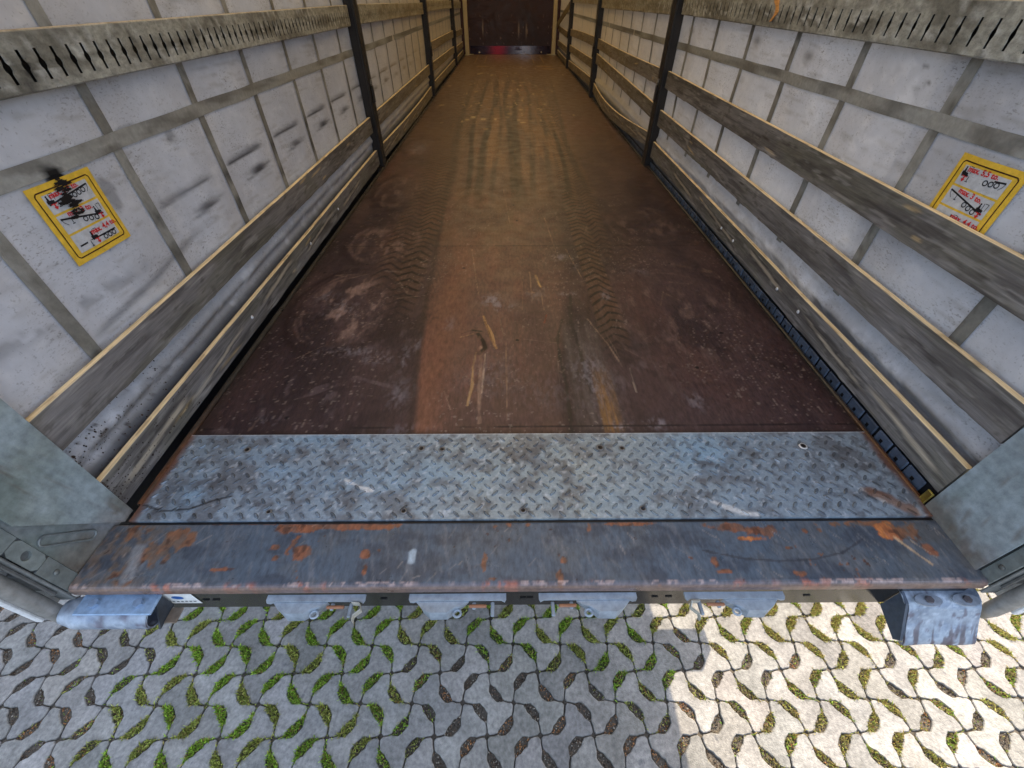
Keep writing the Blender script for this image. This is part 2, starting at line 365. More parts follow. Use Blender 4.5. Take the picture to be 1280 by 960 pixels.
# ---- cargo floor: painted stain colours per vertex
ys = graded(.985, YF, .00115)
xs = np.concatenate([np.arange(-1.205, -.5, .0065), np.arange(-.5, .56, .0042), np.arange(.56, 1.238, .0065)])
XX, YY = np.meshgrid(xs, ys, indexing='ij')
def floor_col(x, y):
    n1 = fbm(x*3, y*1.5, 1); n2 = fbm(x*14, y*3, 2); n3 = fbm(x*40, y*40, 3, 3); n4 = fbm(x*1.3, y*.7, 8)
    far = ss(1.6, 6.0, y)
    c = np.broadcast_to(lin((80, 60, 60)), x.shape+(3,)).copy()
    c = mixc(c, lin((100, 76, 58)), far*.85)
    c = mixc(c, lin((64, 47, 46)), ss(.45, .7, n1)*.75*(1-far*.5))
    c = mixc(c, lin((100, 66, 56)), ss(.52, .72, n4)*.5)
    c = mixc(c, lin((50, 36, 40)), ss(.42, .66, fbm(x*6, y*2.5, 36))*.65*ss(5, 3, y))
    c = mixc(c, lin((118, 100, 100)), ss(.58, .8, fbm(x*25, y*11, 37))*ss(.45, .65, fbm(x*2.4, y*1.6, 38))*.5*ss(4.5, 3, y))
    # worn wheel lane in the middle
    L0 = np.interp(y, [.97, 1.5, 2.5, 3.5, 5, 9], [-.425, -.47, -.525, -.56, -.50, -.42]) + .015*(vn(y*3, y*0, 4)-.5)
    R0 = np.interp(y, [.97, 1.3, 1.75, 2.5, 3.5, 5, 9], [.165, .17, .24, .36, .42, .40, .45]) + .02*(vn(y*4, y*0, 5)-.5)
    lane = ss(0, .035, x-L0+.02*(n2-.5))*ss(0, .05+.14*ss(1.7, 2.6, y), R0-x)
    lane_c = mixc(np.broadcast_to(lin((116, 82, 71)), x.shape+(3,)), lin((118, 88, 66)), ss(1.8, 3.2, y))
    lane_c = mixc(lane_c, lin((134, 88, 72)), ss(.5, .7, n2)*.5)
    lane_c = mixc(lane_c, lin((92, 68, 62)), ss(.42, .7, fbm(x*5, y*2, 35))*.7)
    c = mixc(c, lane_c, lane*(.82-.55*ss(2.4, 6, y))*(1-.35*ss(.05, .35, x)*ss(1.6, 2.4, y)))
    c = mixc(c, lin((144, 92, 66)), np.exp(-((x+.40-.03*(y-1))/.09)**2)*lane*.5*ss(3.3, 1.5, y))
    c = mixc(c, lin((60, 42, 38)), np.exp(-((x-L0)/.012)**2)*.6*ss(4, 2.6, y))
    # grey-brown worn strips right of the lane
    m = ss(.18, .22, x)*ss(.40, .34, x-.00)*ss(1.75, 1.6, y)
    c = mixc(c, lin((98, 84, 78)), m*(.35+.5*ss(.4, .65, fbm(x*60, y*5, 31))))
    m = ss(.285, .30, x)*ss(.375, .36, x)*ss(1.45, 1.1, y)
    c = mixc(c, lin((142, 102, 62)), m*(.4+.6*ss(.4, .6, fbm(x*120, y*4, 33))))
    for pts, wd, cc, a in [([(.165, 1.45), (.178, 1.25), (.172, .99)], .007, (45, 38, 36), .8), ([(.205, 1.72), (.165, 1.55), (.17, 1.4)], .006, (45, 38, 36), .7),
                           ([(.27, 1.95), (.245, 1.7), (.262, 1.45), (.275, 1.2)], .008, (52, 42, 40), .8)]:
        d = seg(x, y, pts)+.012*(n3-.5); c = mixc(c, lin(cc), ss(wd*1.4, wd*.5, d)*a)
    # tyre tracks: chevron lugs
    for xc, w_, y0_, y1_, a in [(.44, .06, 1.3, 9, .85), (.56, .05, 2.2, 8.5, .75), (.69, .045, 2.0, 3.4, .55), (-.62, .07, 1.6, 8.5, .7), (-.76, .07, 1.8, 8.5, .6), (-.50, .03, 1.5, 2.8, .55)]:
        xd = xc + .012*np.sin(y*2.3+xc*9) + np.interp(y, [1, 3, 5, 9], [-.02, 0, .0, -.06]) * (1 if xc > 0 else -1)
        w_ = w_*1.15
        ph = (y*(15 if xc > 0 else 13) + .9*np.abs(x-xd)/w_ + .9*vn(x*10, y*4, 61))
        lug = ss(.62, .92, .5+.5*np.sin(ph*2*math.pi))
        env = ss(w_*1.15, w_*.80, np.abs(x-xd))*ss(y0_, y0_+.5, y)*ss(y1_, y1_-2, y)*(.7+.5*ss(.34, .56, fbm(x*9, y*2.2, 63+int(abs(xc)*10))))
        c = mixc(c, lin((38, 27, 25)), lug*env*a*(.9+.7*n1)*ss(10, 6.5, y))
        c = mixc(c, lin((132, 96, 66)), (1-lug)*env*a*.28)
    # muddy wavy streaks further in
    for k, (xa, a, wd) in enumerate([(-.43, .85, .020), (-.28, .9, .03), (-.20, .6, .018), (-.05, .85, .03), (.06, .8, .03), (.20, .7, .02), (.43, .8, .018), (-.62, .5, .03), (.62, .45, .02), (.34, .4, .02)]):
        xd = xa*(.9+.02*y)+.045*np.sin(y*.75+k*1.7)+.010*np.sin(y*1.9+k)
        m = ss(wd*1.9, wd*.5, np.abs(x-xd)+.02*(n2-.5))*ss(3.0, 4.0, y)*ss(11.5, 8.5, y)*(.6+.9*fbm(x*6, y*2, 70+k))
        c = mixc(c, lin((34, 24, 18)), np.clip(m*a*.85, 0, .85)); m2_ = np.exp(-((x-xd-wd*2.6)/(wd*1.1))**2)*ss(3.0, 4.0, y)*ss(11, 8, y); c = mixc(c, lin((146, 112, 80)), m2_*.16)
    m = ss(3.6, 4.6, y)*ss(10, 7, y)*ss(.6, .35, np.abs(x)); c = mixc(c, lin((150, 108, 66)), m*.4*ss(.45, .65, fbm(x*9, y*.8, 77)))
    # swirls where a fork truck turned
    for cx_, cy_, r1, r2, wd, a in [(-.90, 1.84, .27, .40, .016, .9), (-.90, 1.84, .235, .36, .008, .7), (-.86, 2.62, .25, .33, .03, .6), (-.95, 3.6, .2, .42, .03, .5), (-1.02, 4.9, .12, .4, .03, .5), (.78, 1.75, .44, .5, .012, .35), (.9, 2.9, .3, .35, .02, .35)]:
        d = np.hypot((x-cx_)/r1, (y-cy_)/r2)*(1+.10*(n1-.5)); ang = np.arctan2(y-cy_, x-cx_)
        c = mixc(c, lin((46, 28, 28)), np.exp(-((d-1)*r1/wd)**2)*a*(.4+.6*ss(.2, -.6, np.cos(ang))))
        c = mixc(c, lin((140, 112, 104)), np.exp(-((d-.86)*r1/(wd*.6))**2)*a*.5*ss(.45, .62, n2))
        c = mixc(c, lin((150, 122, 112)), ss(.9, .5, d)*a*.8*ss(.50, .72, fbm(x*22, y*9, 81)))
    # long faint drag marks
    for pts, wd, cc, a in [([(-1.1, 1.35), (-.7, 1.55), (-.45, 1.75)], .03, (52, 34, 34), .6), ([(-1.1, 2.05), (-.8, 2.22), (-.5, 2.18)], .010, (140, 118, 108), .45),
                           ([(.2, 2.0), (.8, 2.35), (1.1, 2.2)], .006, (150, 122, 104), .25), ([(1.2, 1.3), (.8, 1.55), (.5, 1.5)], .02, (50, 36, 36), .5), ([(.7, 3.1), (.78, 2.3), (.8, 1.9)], .006, (52, 34, 30), .4),
                           ([(-.45, 1.2), (-.7, 1.3), (-.9, 1.18)], .008, (130, 110, 110), .4), ([(.3, 3.6), (.5, 2.6), (.55, 1.8), (.6, 1.2)], .012, (112, 92, 84), .3)]:
        d = seg(x, y, pts)+.07*(fbm(x*5, y*4, 23)-.5); c = mixc(c, lin(cc), ss(wd*1.5, wd*.3, d)*a*ss(.35, .6, fbm(x*20, y*14, 24)))
    # chalky scuffs
    for cx_, cy_, sx, sy, a in [(-.155, 1.9, .05, .05, .7), (-.12, 1.83, .025, .08, .7), (-.04, 1.82, .03, .05, .45), (-.35, 1.68, .03, .06, .3), (.257, 2.38, .05, .05, .5), (.32, 2.28, .03, .04, .4), (.26, 1.95, .05, .025, .6), (-.52, 1.42, .02, .07, .6), (-.48, 1.53, .015, .05, .5),
                                (-.76, 1.47, .14, .03, .5), (.68, 1.15, .05, .05, .4), (.49, 1.03, .06, .03, .7), (-.92, 1.82, .09, .08, .5), (-1.02, 1.93, .06, .06, .4), (.29, 1.3, .08, .16, .5), (.46, 1.93, .03, .05, .6), (-.5, 1.2, .05, .09, .4), (-.64, 1.41, .08, .03, .55), (.7, 2.2, .05, .05, .3), (-.45, 1.0, .08, .03, .4), (.34, 1.01, .05, .02, .8), (-.15, 1.3, .12, .15, .2), (-.97, 1.05, .06, .03, .3),
                                (-1.0, 4.85, .1, .25, .5), (.08, 1.95, .05, .06, .3), (.1, 1.2, .1, .1, .15)]:
        m = np.exp(-((x-cx_)/sx)**2-((y-cy_)/sy)**2); c = mixc(c, lin((165, 156, 162)), m*a*.8*ss(.46, .70, .55*fbm(x*45, y*22, 91)+.45*fbm(x*120, y*60, 92, 2)+.08*m))
    # scratches and exposed wood
    wobf = fbm(x*40, y*12, 7, 3); brk = ss(.38, .58, fbm(x*50, y*16, 17, 3))
    def scr(pts, wd, cc, a):
        nonlocal c
        d = seg(x, y, pts)+.007*(wobf-.5); c = mixc(c, lin(cc), ss(wd, wd*.35, d)*a*(.35+.65*brk))
    for pts in [[(-.072, 1.53), (-.066, 1.05)], [(.02, 2.16), (.01, 1.8)], [(.062, 2.2), (.065, 1.85)], [(-.29, 2.5), (-.24, 2.1), (-.22, 1.95)], [(-.02, 2.0), (.08, 1.97)],
                [(.30, 2.5), (.36, 2.1)], [(.12, 1.80), (.115, 1.99)], [(-.1, 3.6), (-.05, 2.9)], [(.2, 3.0), (.24, 2.4)]]: scr(pts, .0034, (180, 142, 110), .5)
    scr([(-.186, 1.5), (-.18, 1.3), (-.172, 1.04)], .010, (186, 148, 122), .55); scr([(-.165, 1.45), (-.168, 1.2)], .004, (205, 175, 150), .7)
    scr([(-.205, 1.46), (-.214, 1.36), (-.209, 1.25), (-.222, 1.13)], .0065, (190, 148, 100), .85)
    scr([(-.186, 1.75), (-.15, 1.6), (-.115, 1.49)], .007, (186, 140, 90), .9); scr([(-.175, 1.70), (-.14, 1.55)], .004, (120, 78, 40), .8)
    scr([(-.285, 1.60), (-.235, 1.63), (-.19, 1.62)], .007, (36, 26, 24), .95); scr([(-.205, 1.60), (-.175, 1.54), (-.165, 1.49), (-.195, 1.45)], .014, (30, 20, 20), .95)
    scr([(-.285, 1.575), (-.23, 1.60)], .004, (196, 150, 110), .9)
    scr([(.095, 2.16), (.11, 2.06), (.118, 2.03)], .009, (206, 164, 104), .9); scr([(.13, 1.76), (.115, 1.69)], .006, (130, 62, 44), .9)
    scr([(.33, 1.72), (.40, 1.50), (.43, 1.36)], .005, (160, 132, 112), .7); scr([(.46, 1.35), (.455, 1.2)], .004, (190, 170, 150), .7); scr([(-.32, 1.21), (-.286, 1.11)], .004, (185, 150, 130), .6)
    rs = np.random.default_rng(5)
    for _ in range(60):
        a0 = rs.uniform(0, 3.14); px_, py_ = rs.uniform(-1.15, 1.2), rs.uniform(1, 3.2); ln = rs.uniform(.03, .2)
        scr([(px_, py_), (px_+math.cos(a0)*ln, py_+math.sin(a0)*ln)], .0035, (150, 125, 108), rs.uniform(.15, .5))
    # chips and dust specks far in
    for k, yy_ in enumerate([6.3, 7.2, 8.3, 9.2, 10.4, 11.6]):
        for _ in range(24):
            px_ = rs.uniform(-.75, .75) if rs.random() < .8 else rs.uniform(-1.1, 1.15); py_ = yy_+rs.normal(0, .22); wx_, wy_ = rs.uniform(.006, .035), rs.uniform(.02, .06)
            sel = (np.abs(x-px_) < wx_*2)&(np.abs(y-py_) < wy_*2)
            if sel.any():
                m = np.exp(-((x-px_)/wx_)**4-((y-py_)/wy_)**4)*rs.uniform(.3, .9); c = mixc(c, lin((205, 178, 130)), m)
    for (a0, b0), (a1, b1), wd in [((-.85, 12.4), (-.85, 14.2), .012), ((-.62, 12.4), (-.62, 14.2), .012), ((.55, 12.4), (.55, 14.2), .012), ((.78, 12.4), (.78, 14.2), .012), ((.45, 11.8), (1.0, 11.7), .03), ((-.75, 11.75), (-.45, 11.7), .03), ((.6, 11.2), (1.1, 11.4), .05)]:
        d = seg(x, y, [(a0, b0), (a1, b1)]); c = mixc(c, lin((190, 150, 88)), ss(wd*1.5, wd*.4, d)*.75)
    # transverse joints between the sheets, fixings
    for yj in (2.545, 4.95, 7.4, 9.8, 12.2): c = mixc(c, lin((32, 24, 20)), ss(.006+.0012*yj, .002, np.abs(y-yj+.004*(n1-.5)))*.65)
    c = mixc(c, lin((30, 22, 22)), ss(.007, .002, np.abs(y-1.02-.004*x))*.75*ss(.35, .5, fbm(x*3, y*0, 14)))
    c = mixc(c, lin((44, 30, 30)), ss(.03, 0, y-.985)*.5)
    for hx, hy in [(-.321, 2.25), (.321, 2.27), (-.9, 2.3), (.9, 2.3), (-.02, 1.55), (-.32, 4.6), (.32, 4.6), (0, 2.95), (-.02, 3.25), (-1.12, 2.2), (-.9, 1.07), (.75, 1.35), (.95, 1.6)]:
        c = mixc(c, lin((22, 16, 16)), ss(.011, .006, np.hypot(x-hx, y-hy)))
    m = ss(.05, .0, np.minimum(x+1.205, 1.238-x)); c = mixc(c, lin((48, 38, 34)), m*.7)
    # pale dust grains and fine dirt, paler brown deeper in
    dg = fbm(x*110, y*70, 131, 2); c = mixc(c, lin((168, 150, 138)), ss(.74, .82, dg)*ss(.35, .6, fbm(x*4, y*3, 132))*.4*ss(5, 3, y))
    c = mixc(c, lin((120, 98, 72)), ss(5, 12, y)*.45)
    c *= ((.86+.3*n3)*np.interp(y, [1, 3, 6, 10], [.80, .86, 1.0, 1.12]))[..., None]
    return c
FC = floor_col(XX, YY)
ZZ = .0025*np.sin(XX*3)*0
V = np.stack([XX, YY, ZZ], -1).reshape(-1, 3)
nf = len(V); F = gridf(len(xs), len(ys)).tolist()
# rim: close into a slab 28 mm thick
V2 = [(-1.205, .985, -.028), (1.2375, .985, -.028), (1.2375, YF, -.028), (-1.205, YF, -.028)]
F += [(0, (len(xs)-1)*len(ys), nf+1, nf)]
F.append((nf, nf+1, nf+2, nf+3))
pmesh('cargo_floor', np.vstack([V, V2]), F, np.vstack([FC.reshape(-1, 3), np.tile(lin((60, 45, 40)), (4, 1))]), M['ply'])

# ---- tread plate
def tread_col(x, y):
    n = fbm(x*6, y*8, 11); f = fbm(x*40, y*40, 12, 3); s = fbm(x*14, y*18, 13)
    c = np.broadcast_to(lin((144, 158, 172)), x.shape+(3,)).copy()
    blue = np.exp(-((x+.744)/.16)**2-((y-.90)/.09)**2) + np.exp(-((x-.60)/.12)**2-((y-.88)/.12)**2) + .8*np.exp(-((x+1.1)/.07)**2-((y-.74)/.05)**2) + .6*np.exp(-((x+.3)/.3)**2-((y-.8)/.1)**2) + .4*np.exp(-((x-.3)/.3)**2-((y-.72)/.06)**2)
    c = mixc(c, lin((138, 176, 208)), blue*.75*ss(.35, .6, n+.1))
    c = mixc(c, lin((158, 166, 162)), .4*np.exp(-((x-.15)/.5)**2))
    drk = np.exp(-((x-.006)/.06)**2-((y-.87)/.09)**2) + .6*np.exp(-((x+.9)/.14)**2-((y-.76)/.1)**2) + .5*np.exp(-((x-1.0)/.22)**2-((y-.86)/.1)**2)+.5*np.exp(-((x+.3)/.18)**2-((y-.88)/.05)**2)
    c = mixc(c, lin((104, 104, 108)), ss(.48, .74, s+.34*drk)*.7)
    c = mixc(c, lin((74, 68, 68)), ss(.60, .70, f+.14*drk)*.45)
    c = mixc(c, lin((205, 212, 222)), ss(.72, .8, fbm(x*70, y*70, 15, 2))*.45)
    for pts, wd in [([(-.6, .79), (-.54, .76), (-.50, .745)], .006), ([(.58, .70), (.66, .66), (.70, .655)], .012), ([(1.11, .72), (1.17, .68), (1.2, .66)], .02), ([(1.08, .74), (1.12, .70)], .01), ([(-.62, .70), (-.5, .75)], .003)]:
        c = mixc(c, lin((225, 225, 225)), ss(wd, wd*.3, seg(x, y, pts)+.02*(s-.5))*.85)
    d = seg(x, y, [(1.10, .73), (1.15, .70), (1.19, .66)]); c = mixc(c, lin((120, 78, 52)), ss(.03, .008, d+.03*(f-.5))*.8)
    c = mixc(c, lin((115, 74, 50)), ss(.03, 0, np.minimum(x+1.21, 1.237-x)+.05*(s-.5))*.9)
    c = mixc(c, lin((38, 36, 38)), ss(.0045, .002, np.abs(seg(x, y, [(-1.2, .70), (-1.13, .678), (-1.05, .685), (-.99, .715), (-.94, .73)])))*.9)
    c = mixc(c, lin((215, 215, 220)), ss(.006, 0, .982-y+.006*(s-.4))*.6)
    for hx, hy, r in HOLES: c = mixc(c, lin((30, 26, 26)), ss(r*2.2, r, np.hypot(x-hx, y-hy))*.85)
    return c
HOLES = [(-.367, .915, .008), (-.294, .911, .007), (-.976, .913, .008), (-.385, .673, .007), (-.016, .673, .007), (.356, .676, .007), (.262, .915, .009), (.338, .911, .007), (.98, .917, .010), (-.8, .673, .006)]
xs2 = np.arange(-1.212, 1.2381, .0049); ys2 = np.linspace(.645, .982, 70)
X2, Y2 = np.meshgrid(xs2, ys2, indexing='ij'); TZ = .0055 + .0012*(fbm(X2*3, Y2*3, 18)-.5)
V = np.stack([X2, Y2, TZ], -1).reshape(-1, 3); n0 = len(V); F = gridf(len(xs2), len(ys2)).tolist()
lo = V.copy()
# skirt
ring = [i*70 for i in range(len(xs2))] + [(len(xs2)-1)*70+j for j in range(1, 70)] + [i*70+69 for i in range(len(xs2)-2, -1, -1)] + [j for j in range(68, 0, -1)]
sk = V[ring].copy(); sk[:, 2] = -.006; F += [(ring[k], n0+k, n0+(k+1) % len(ring), ring[(k+1) % len(ring)]) for k in range(len(ring))]
Vt = [V, sk]; Ct = [tread_col(V[:, 0], V[:, 1]), tread_col(sk[:, 0], sk[:, 1])*.6]; off = n0+len(ring)
def lug(cx_, cy_, ang, L_=.0155, W_=.0056, H_=.0030):
    ts = np.array([0, .5, 1, 1.5, 2, 2.5, 3, 3.5])*math.pi/2
    px_ = np.cos(ts)*L_; py_ = np.sin(ts)*W_*(1-.0*np.abs(np.cos(ts)))
    rx = np.array([-.5, 0, .5])*L_; ca, sa = math.cos(ang), math.sin(ang)
    P = [(cx_+a*ca-b*sa, cy_+a*sa+b*ca, .0052) for a, b in zip(px_, py_)] + [(cx_+a*.62*ca-b*.6*sa, cy_+a*.62*sa+b*.6*ca, .0055+H_) for a, b in zip(px_, py_)]
    f = [(k, (k+1) % 8, (k+1) % 8+8, k+8) for k in range(8)] + [tuple(range(8, 16))]
    return np.array(P), f
LV, LF, LC = [], [], []
for i in range(-26, 27):
    for j in range(0, 8):
        for o_, (dx, dy, an) in enumerate([(0, 0, -.80), (.0235, .0245, .80)]):
            cx_ = i*.047+dx+.012; cy_ = .665+j*.049+dy-.004
            if not (-1.195 < cx_ < 1.222 and .655 < cy_ < .972) or any(math.hypot(cx_-hx, cy_-hy) < .012 for hx, hy, r in HOLES): continue
            P, f = lug(cx_+rng.normal(0, .0008), cy_+rng.normal(0, .0008), an, H_=.0034*rng.uniform(.6, 1.1)*(1-.65*ss(.8, 1.1, cx_)))
            c = tread_col(P[:, 0], P[:, 1]); c[8:] = c[8:]*rng.uniform(.48, .72); c[:8] = c[:8]*.28
            Vt.append(P); Ct.append(c); F += [tuple(k+off for k in q) for q in f]; off += 16
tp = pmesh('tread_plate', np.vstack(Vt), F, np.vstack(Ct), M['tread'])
for hx, hy, r in HOLES:
    m_ = MB(); n = 12
    V = [(hx+math.cos(a)*r*k, hy+math.sin(a)*r*k, z) for k, z in ((1.5, .0062), (1.15, .0085), (.8, .0078), (.55, .0062)) for a in np.arange(n)*2*math.pi/n]
    F = [(k*n+i, k*n+(i+1) % n, (k+1)*n+(i+1) % n, (k+1)*n+i) for k in range(3) for i in range(n)] + [tuple(range(3*n, 4*n))]
    cc = np.array([lin((120, 118, 116))]*n*2+[lin((50, 40, 38))]*n+[lin((14, 12, 12))]*n)
    if hx == .98: cc[:n*2] = lin((215, 215, 215))
    m_.add(V, F, cc); part(m_, 'screw', M['tread'], tp, True)

# ---- rear sill
RUST = [(-1.03, .59, .07, .035, 1, 0), (-1.07, .55, .06, .05, .9, 0), (-1.17, .61, .04, .03, 1, 0), (-1.10, .53, .03, .03, .8, 0), (-1.13, .485, .05, .03, .5, 0), (-.55, .628, .17, .014, 1.3, 1), (-.70, .625, .07, .02, 1.2, 1), (-.66, .55, .035, .022, 1.2, 1), (-.69, .575, .02, .03, .8, 1), (-.736, .563, .016, .01, 1.1, 1),
        (-.722, .53, .012, .012, 1, 1), (-.473, .542, .014, .016, 1.1, 1), (-.462, .497, .008, .02, .9, 1), (-.13, .52, .01, .035, 1, 1), (.098, .52, .01, .014, .9, 1), (.08, .47, .012, .025, 1, 1), (.46, .53, .014, .02, .9, 1), (.52, .515, .010, .02, 1.1, 1), (.54, .485, .03, .007, 1.1, 1), (.62, .615, .07, .016, 1.2, 1), (.70, .605, .06, .022, 1, 1), (.66, .58, .05, .008, 1.1, 2),
        (.747, .478, .02, .008, 1, 1), (.82, .604, .012, .01, 1, 1), (.87, .604, .007, .007, 1, 1), (1.02, .628, .15, .016, .85, 0), (1.075, .60, .032, .028, 1.5, 2), (1.12, .60, .04, .03, .9, 0), (1.155, .54, .018, .02, 1, 1), (-.86, .50, .04, .006, 1, 1), (-.80, .64, .3, .006, .9, 1), (.3, .63, .1, .008, .8, 1), (0, .63, .02, .01, .9, 1), (.18, .62, .008, .02, .9, 1), (-.06, .63, .008, .01, .8, 1), (-.1, .47, .02, .006, .7, 1)]
def sill_col(x, y, z):
    n = fbm(x*12, y*12, 41); f = fbm(x*60, y*45, 42, 3); s = fbm(x*5+y*20, y*8-x*9, 43)
    c = np.broadcast_to(lin((84, 95, 108)), x.shape+(3,)).copy()
    c = mixc(c, lin((100, 97, 94)), ss(.45, .7, n)*.35 + .3*ss(.7, 1.2, np.abs(x)))
    c = mixc(c, lin((60, 66, 78)), ss(.5, .7, s)*.6)
    c = mixc(c, lin((120, 100, 82)), ss(-.95, -1.2, x)*.6*ss(.35, .6, f))
    sm = fbm(x*90+y*25, y*14, 44, 3); c = mixc(c, lin((132, 130, 132)), ss(.60, .76, sm)*.3)
    for cx_, cy_, sx, sy, a, kd in RUST:
        m = np.exp(-(np.abs(x-cx_)/sx)**2.5-(np.abs(y-cy_)/sy)**2.5)*a
        e = m+.8*(n-.5)+1.0*(f-.5)+.5*(fbm(x*120, y*120, 48, 2)-.5)
        c = mixc(c, lin([(116, 94, 78), (120, 84, 66), (176, 104, 60)][kd]), ss(.46, .66, e)*(.9 if kd else .75))
        c = mixc(c, lin([(136, 92, 66), (150, 94, 68), (206, 130, 74)][kd]), ss(.55, .8, e)*.8*ss(.4, .6, f))
        c = mixc(c, lin((64, 42, 36)), ss(.60, .72, fbm(x*50, y*50, 49, 2))*ss(.4, .6, e)*.6)
    # scraped front edge
    ed = ss(.462, .448, y); c = mixc(c, lin((125, 95, 76)), ed*.7)
    c = mixc(c, lin((224, 190, 176)), np.exp(-((y-.459)/.0035)**2)*ss(.50, .6, fbm(x*14, y*0+1, 46))*.8*ss(.42, .56, fbm(x*90, y*90, 40, 3)))
    c = mixc(c, lin((178, 98, 66)), np.exp(-((y-.455)/.008)**2)*ss(.55, .68, fbm(x*11, y*0+3, 47))*.7*ss(.4, .55, f))
    for pts, wd, cc in [([(-.336, .545), (-.336, .52)], .011, (190, 205, 215)), ([(.50, .545), (.6, .522), (.7, .513), (.8, .516), (.9, .536), (.98, .575)], .003, (58, 58, 64)), ([(1.08, .58), (1.13, .50)], .004, (205, 170, 130)), ([(-1.13, .56), (-1.11, .48)], .018, (140, 140, 142)), ([(1.12, .57), (1.16, .52)], .003, (170, 150, 130))]:
        c = mixc(c, lin(cc), ss(wd*1.3, wd*.5, seg(x, y, pts)+.006*(f-.5))*.75)
    rs = np.random.default_rng(12)
    for _ in range(70):
        px_, py_ = rs.uniform(-1.24, 1.24), rs.uniform(.45, .63); ln = rs.uniform(.008, .045); a0 = rs.normal(.9 if px_ < 0 else 2.1, .25)
        c = mixc(c, lin((170, 158, 148)), ss(.0026, .001, seg(x, y, [(px_, py_), (px_+math.cos(a0)*ln, py_+math.sin(a0)*ln)]))*rs.uniform(.1, .4))
    return c
prof = [(.636, -.03), (.636, -.002)] + [(y, 0) for y in np.linspace(.632, .462, 44)] + [(.456, -.0012), (.4505, -.005), (.4475, -.010), (.447, -.016), (.447, -.032), (.452, -.034)]
xs3 = np.arange(-1.252, 1.2521, .0042)
PY_ = np.array([p[0] for p in prof]); PZ_ = np.array([p[1] for p in prof])
X3, K3 = np.meshgrid(xs3, np.arange(len(prof)), indexing='ij')
Y3 = PY_[K3]; Z3 = PZ_[K3] + .0012*(fbm(X3*4, Y3*6, 50)-.5)
# narrower towards the deck on the left, as the pillars splay
V = np.stack([X3, Y3, Z3], -1).reshape(-1, 3)
sc = sill_col(X3, Y3, Z3).reshape(-1, 3)
Fq = gridf(len(xs3), len(prof), 0, True)
rs_ = pmesh('rear_sill', V, Fq, sc, M['paint'])
m_ = MB(); m_.box((-1.215, .6362, -.02), (1.24, .6448, -.004), lin((28, 24, 22))); part(m_, 'sill_gap_strip', M['paint'])
# ---- rear beam face with its folded lower lip
m_ = MB(); poly = [(.456, -.034), (.456, -.156), (.462, -.162), (.56, -.162), (.56, -.150), (.470, -.150), (.470, -.034)]
m_.prism([(y, z) for y, z in poly], -1.24, 1.24, lin((62, 60, 56)), 'x')
bm_ = part(m_, 'rear_beam', M['gloss'])
for cx_ in (-.93, -.90, -.42, -.02, .0, .36, .40, .72, .80):
    m_ = MB(); m_.box((cx_-.009, .4535, -.1), (cx_+.009, .4558, -.094), lin((12, 12, 12))); part(m_, 'drain_slot', M['post'], bm_)
m_ = MB(); m_.add([(-1.045, .454, -.045), (-.965, .454, -.045), (-.955, .454, -.115), (-1.0, .454, -.115)], [(0, 1, 2, 3)], lin((225, 226, 224)))
m_.V[-4:] = [(-1.05, .4545, -.05), (-.95, .4545, -.05), (-.95, .4545, -.12), (-1.05, .4545, -.12)]
lb = part(m_, 'label_plate', M['ink'], bm_)
m_ = MB(); m_.add([(-1.0+math.cos(a)*.017, .4540, -.078+math.sin(a)*.011) for a in np.arange(16)*math.pi/8], [tuple(range(16))], lin((40, 95, 170)))
for k in range(7): m_.box((-1.04+k*.012, .4538, -.108), (-1.033+k*.012, .4543, -.102), lin((90, 95, 100)))
part(m_, 'label_plate_print', M['ink'], bm_)

# ---- floor edge profiles and the side rails outside them
for sd in (-1, 1):
    e0 = 1.206 if sd < 0 else 1.239
    ye = graded(.70, YF, .02)
    pr = [(e0+.0005, -.03), (e0+.0005, .004), (e0+.006, .012), (e0+.014, .012), (e0+.017, .0), (e0+.017, -.03)] if sd < 0 else [(e0, -.03), (e0, .005), (e0+.004, .008), (e0+.012, .008), (e0+.015, .0), (e0+.015, -.06)]
    KY, KP = np.meshgrid(np.arange(len(ye)), np.arange(len(pr)), indexing='ij')
    pa = np.array(pr); yy = ye[KY]
    wob = .0035*(fbm(yy*1.2, KP*0, 3+sd)-.5)
    V = np.stack([sd*(pa[KP, 0]+wob*(KP > 1)*(KP < 5)), yy, pa[KP, 1]], -1).reshape(-1, 3)
    c = np.broadcast_to(lin((62, 56, 50)), (len(V), 3)).copy(); f = fbm(V[:, 1]*9, V[:, 0]*300, 9)
    c = mixc(c, lin((122, 76, 46)), ss(1.3, .7, V[:, 1])*ss(.35, .6, f)); c = mixc(c, lin((24, 22, 22)), ss(.5, .6, f)*.5)
    pmesh('floor_edge_profile', V, gridf(len(ye), len(pr), 0, sd > 0), c, M['paint'])
    # outer rail with a comb of strap notches
    m_ = MB(); m_.box((1.262, .70, -.16), (1.30, YF, -.075), lin((58, 64, 74)), .004)
    y = .74
    while y < YF-.1:
        if sd > 0:
            kk = rng.uniform(.6, 1.05); m_.box((1.262, y, -.072), (1.270, y+.068+rng.uniform(0, .008), .040), lin((84, 96, 116))*kk, .004); m_.box((1.2600, y+.030, .006), (1.2615, y+.042, .020), lin((14, 14, 18)), .0006)
        y += .078 if y < 6 else .16
    m_.box((1.271, .70, -.074), (1.274, YF, .045), lin((24, 26, 32)))
    if sd < 0: m_.V = [(-a, b, c_) for a, b, c_ in m_.V]; m_.F = [f_[::-1] for f_ in m_.F]
    part(m_, 'side_rail', M['galv'])
    # dark recess floor between profile and rail
    m_ = MB(); m_.box((min(sd*(e0+.018), sd*1.31), .70, -.19), (max(sd*(e0+.018), sd*1.31), YF, -.168), lin((40, 38, 38))); part(m_, 'chassis_flange', M['paint'])

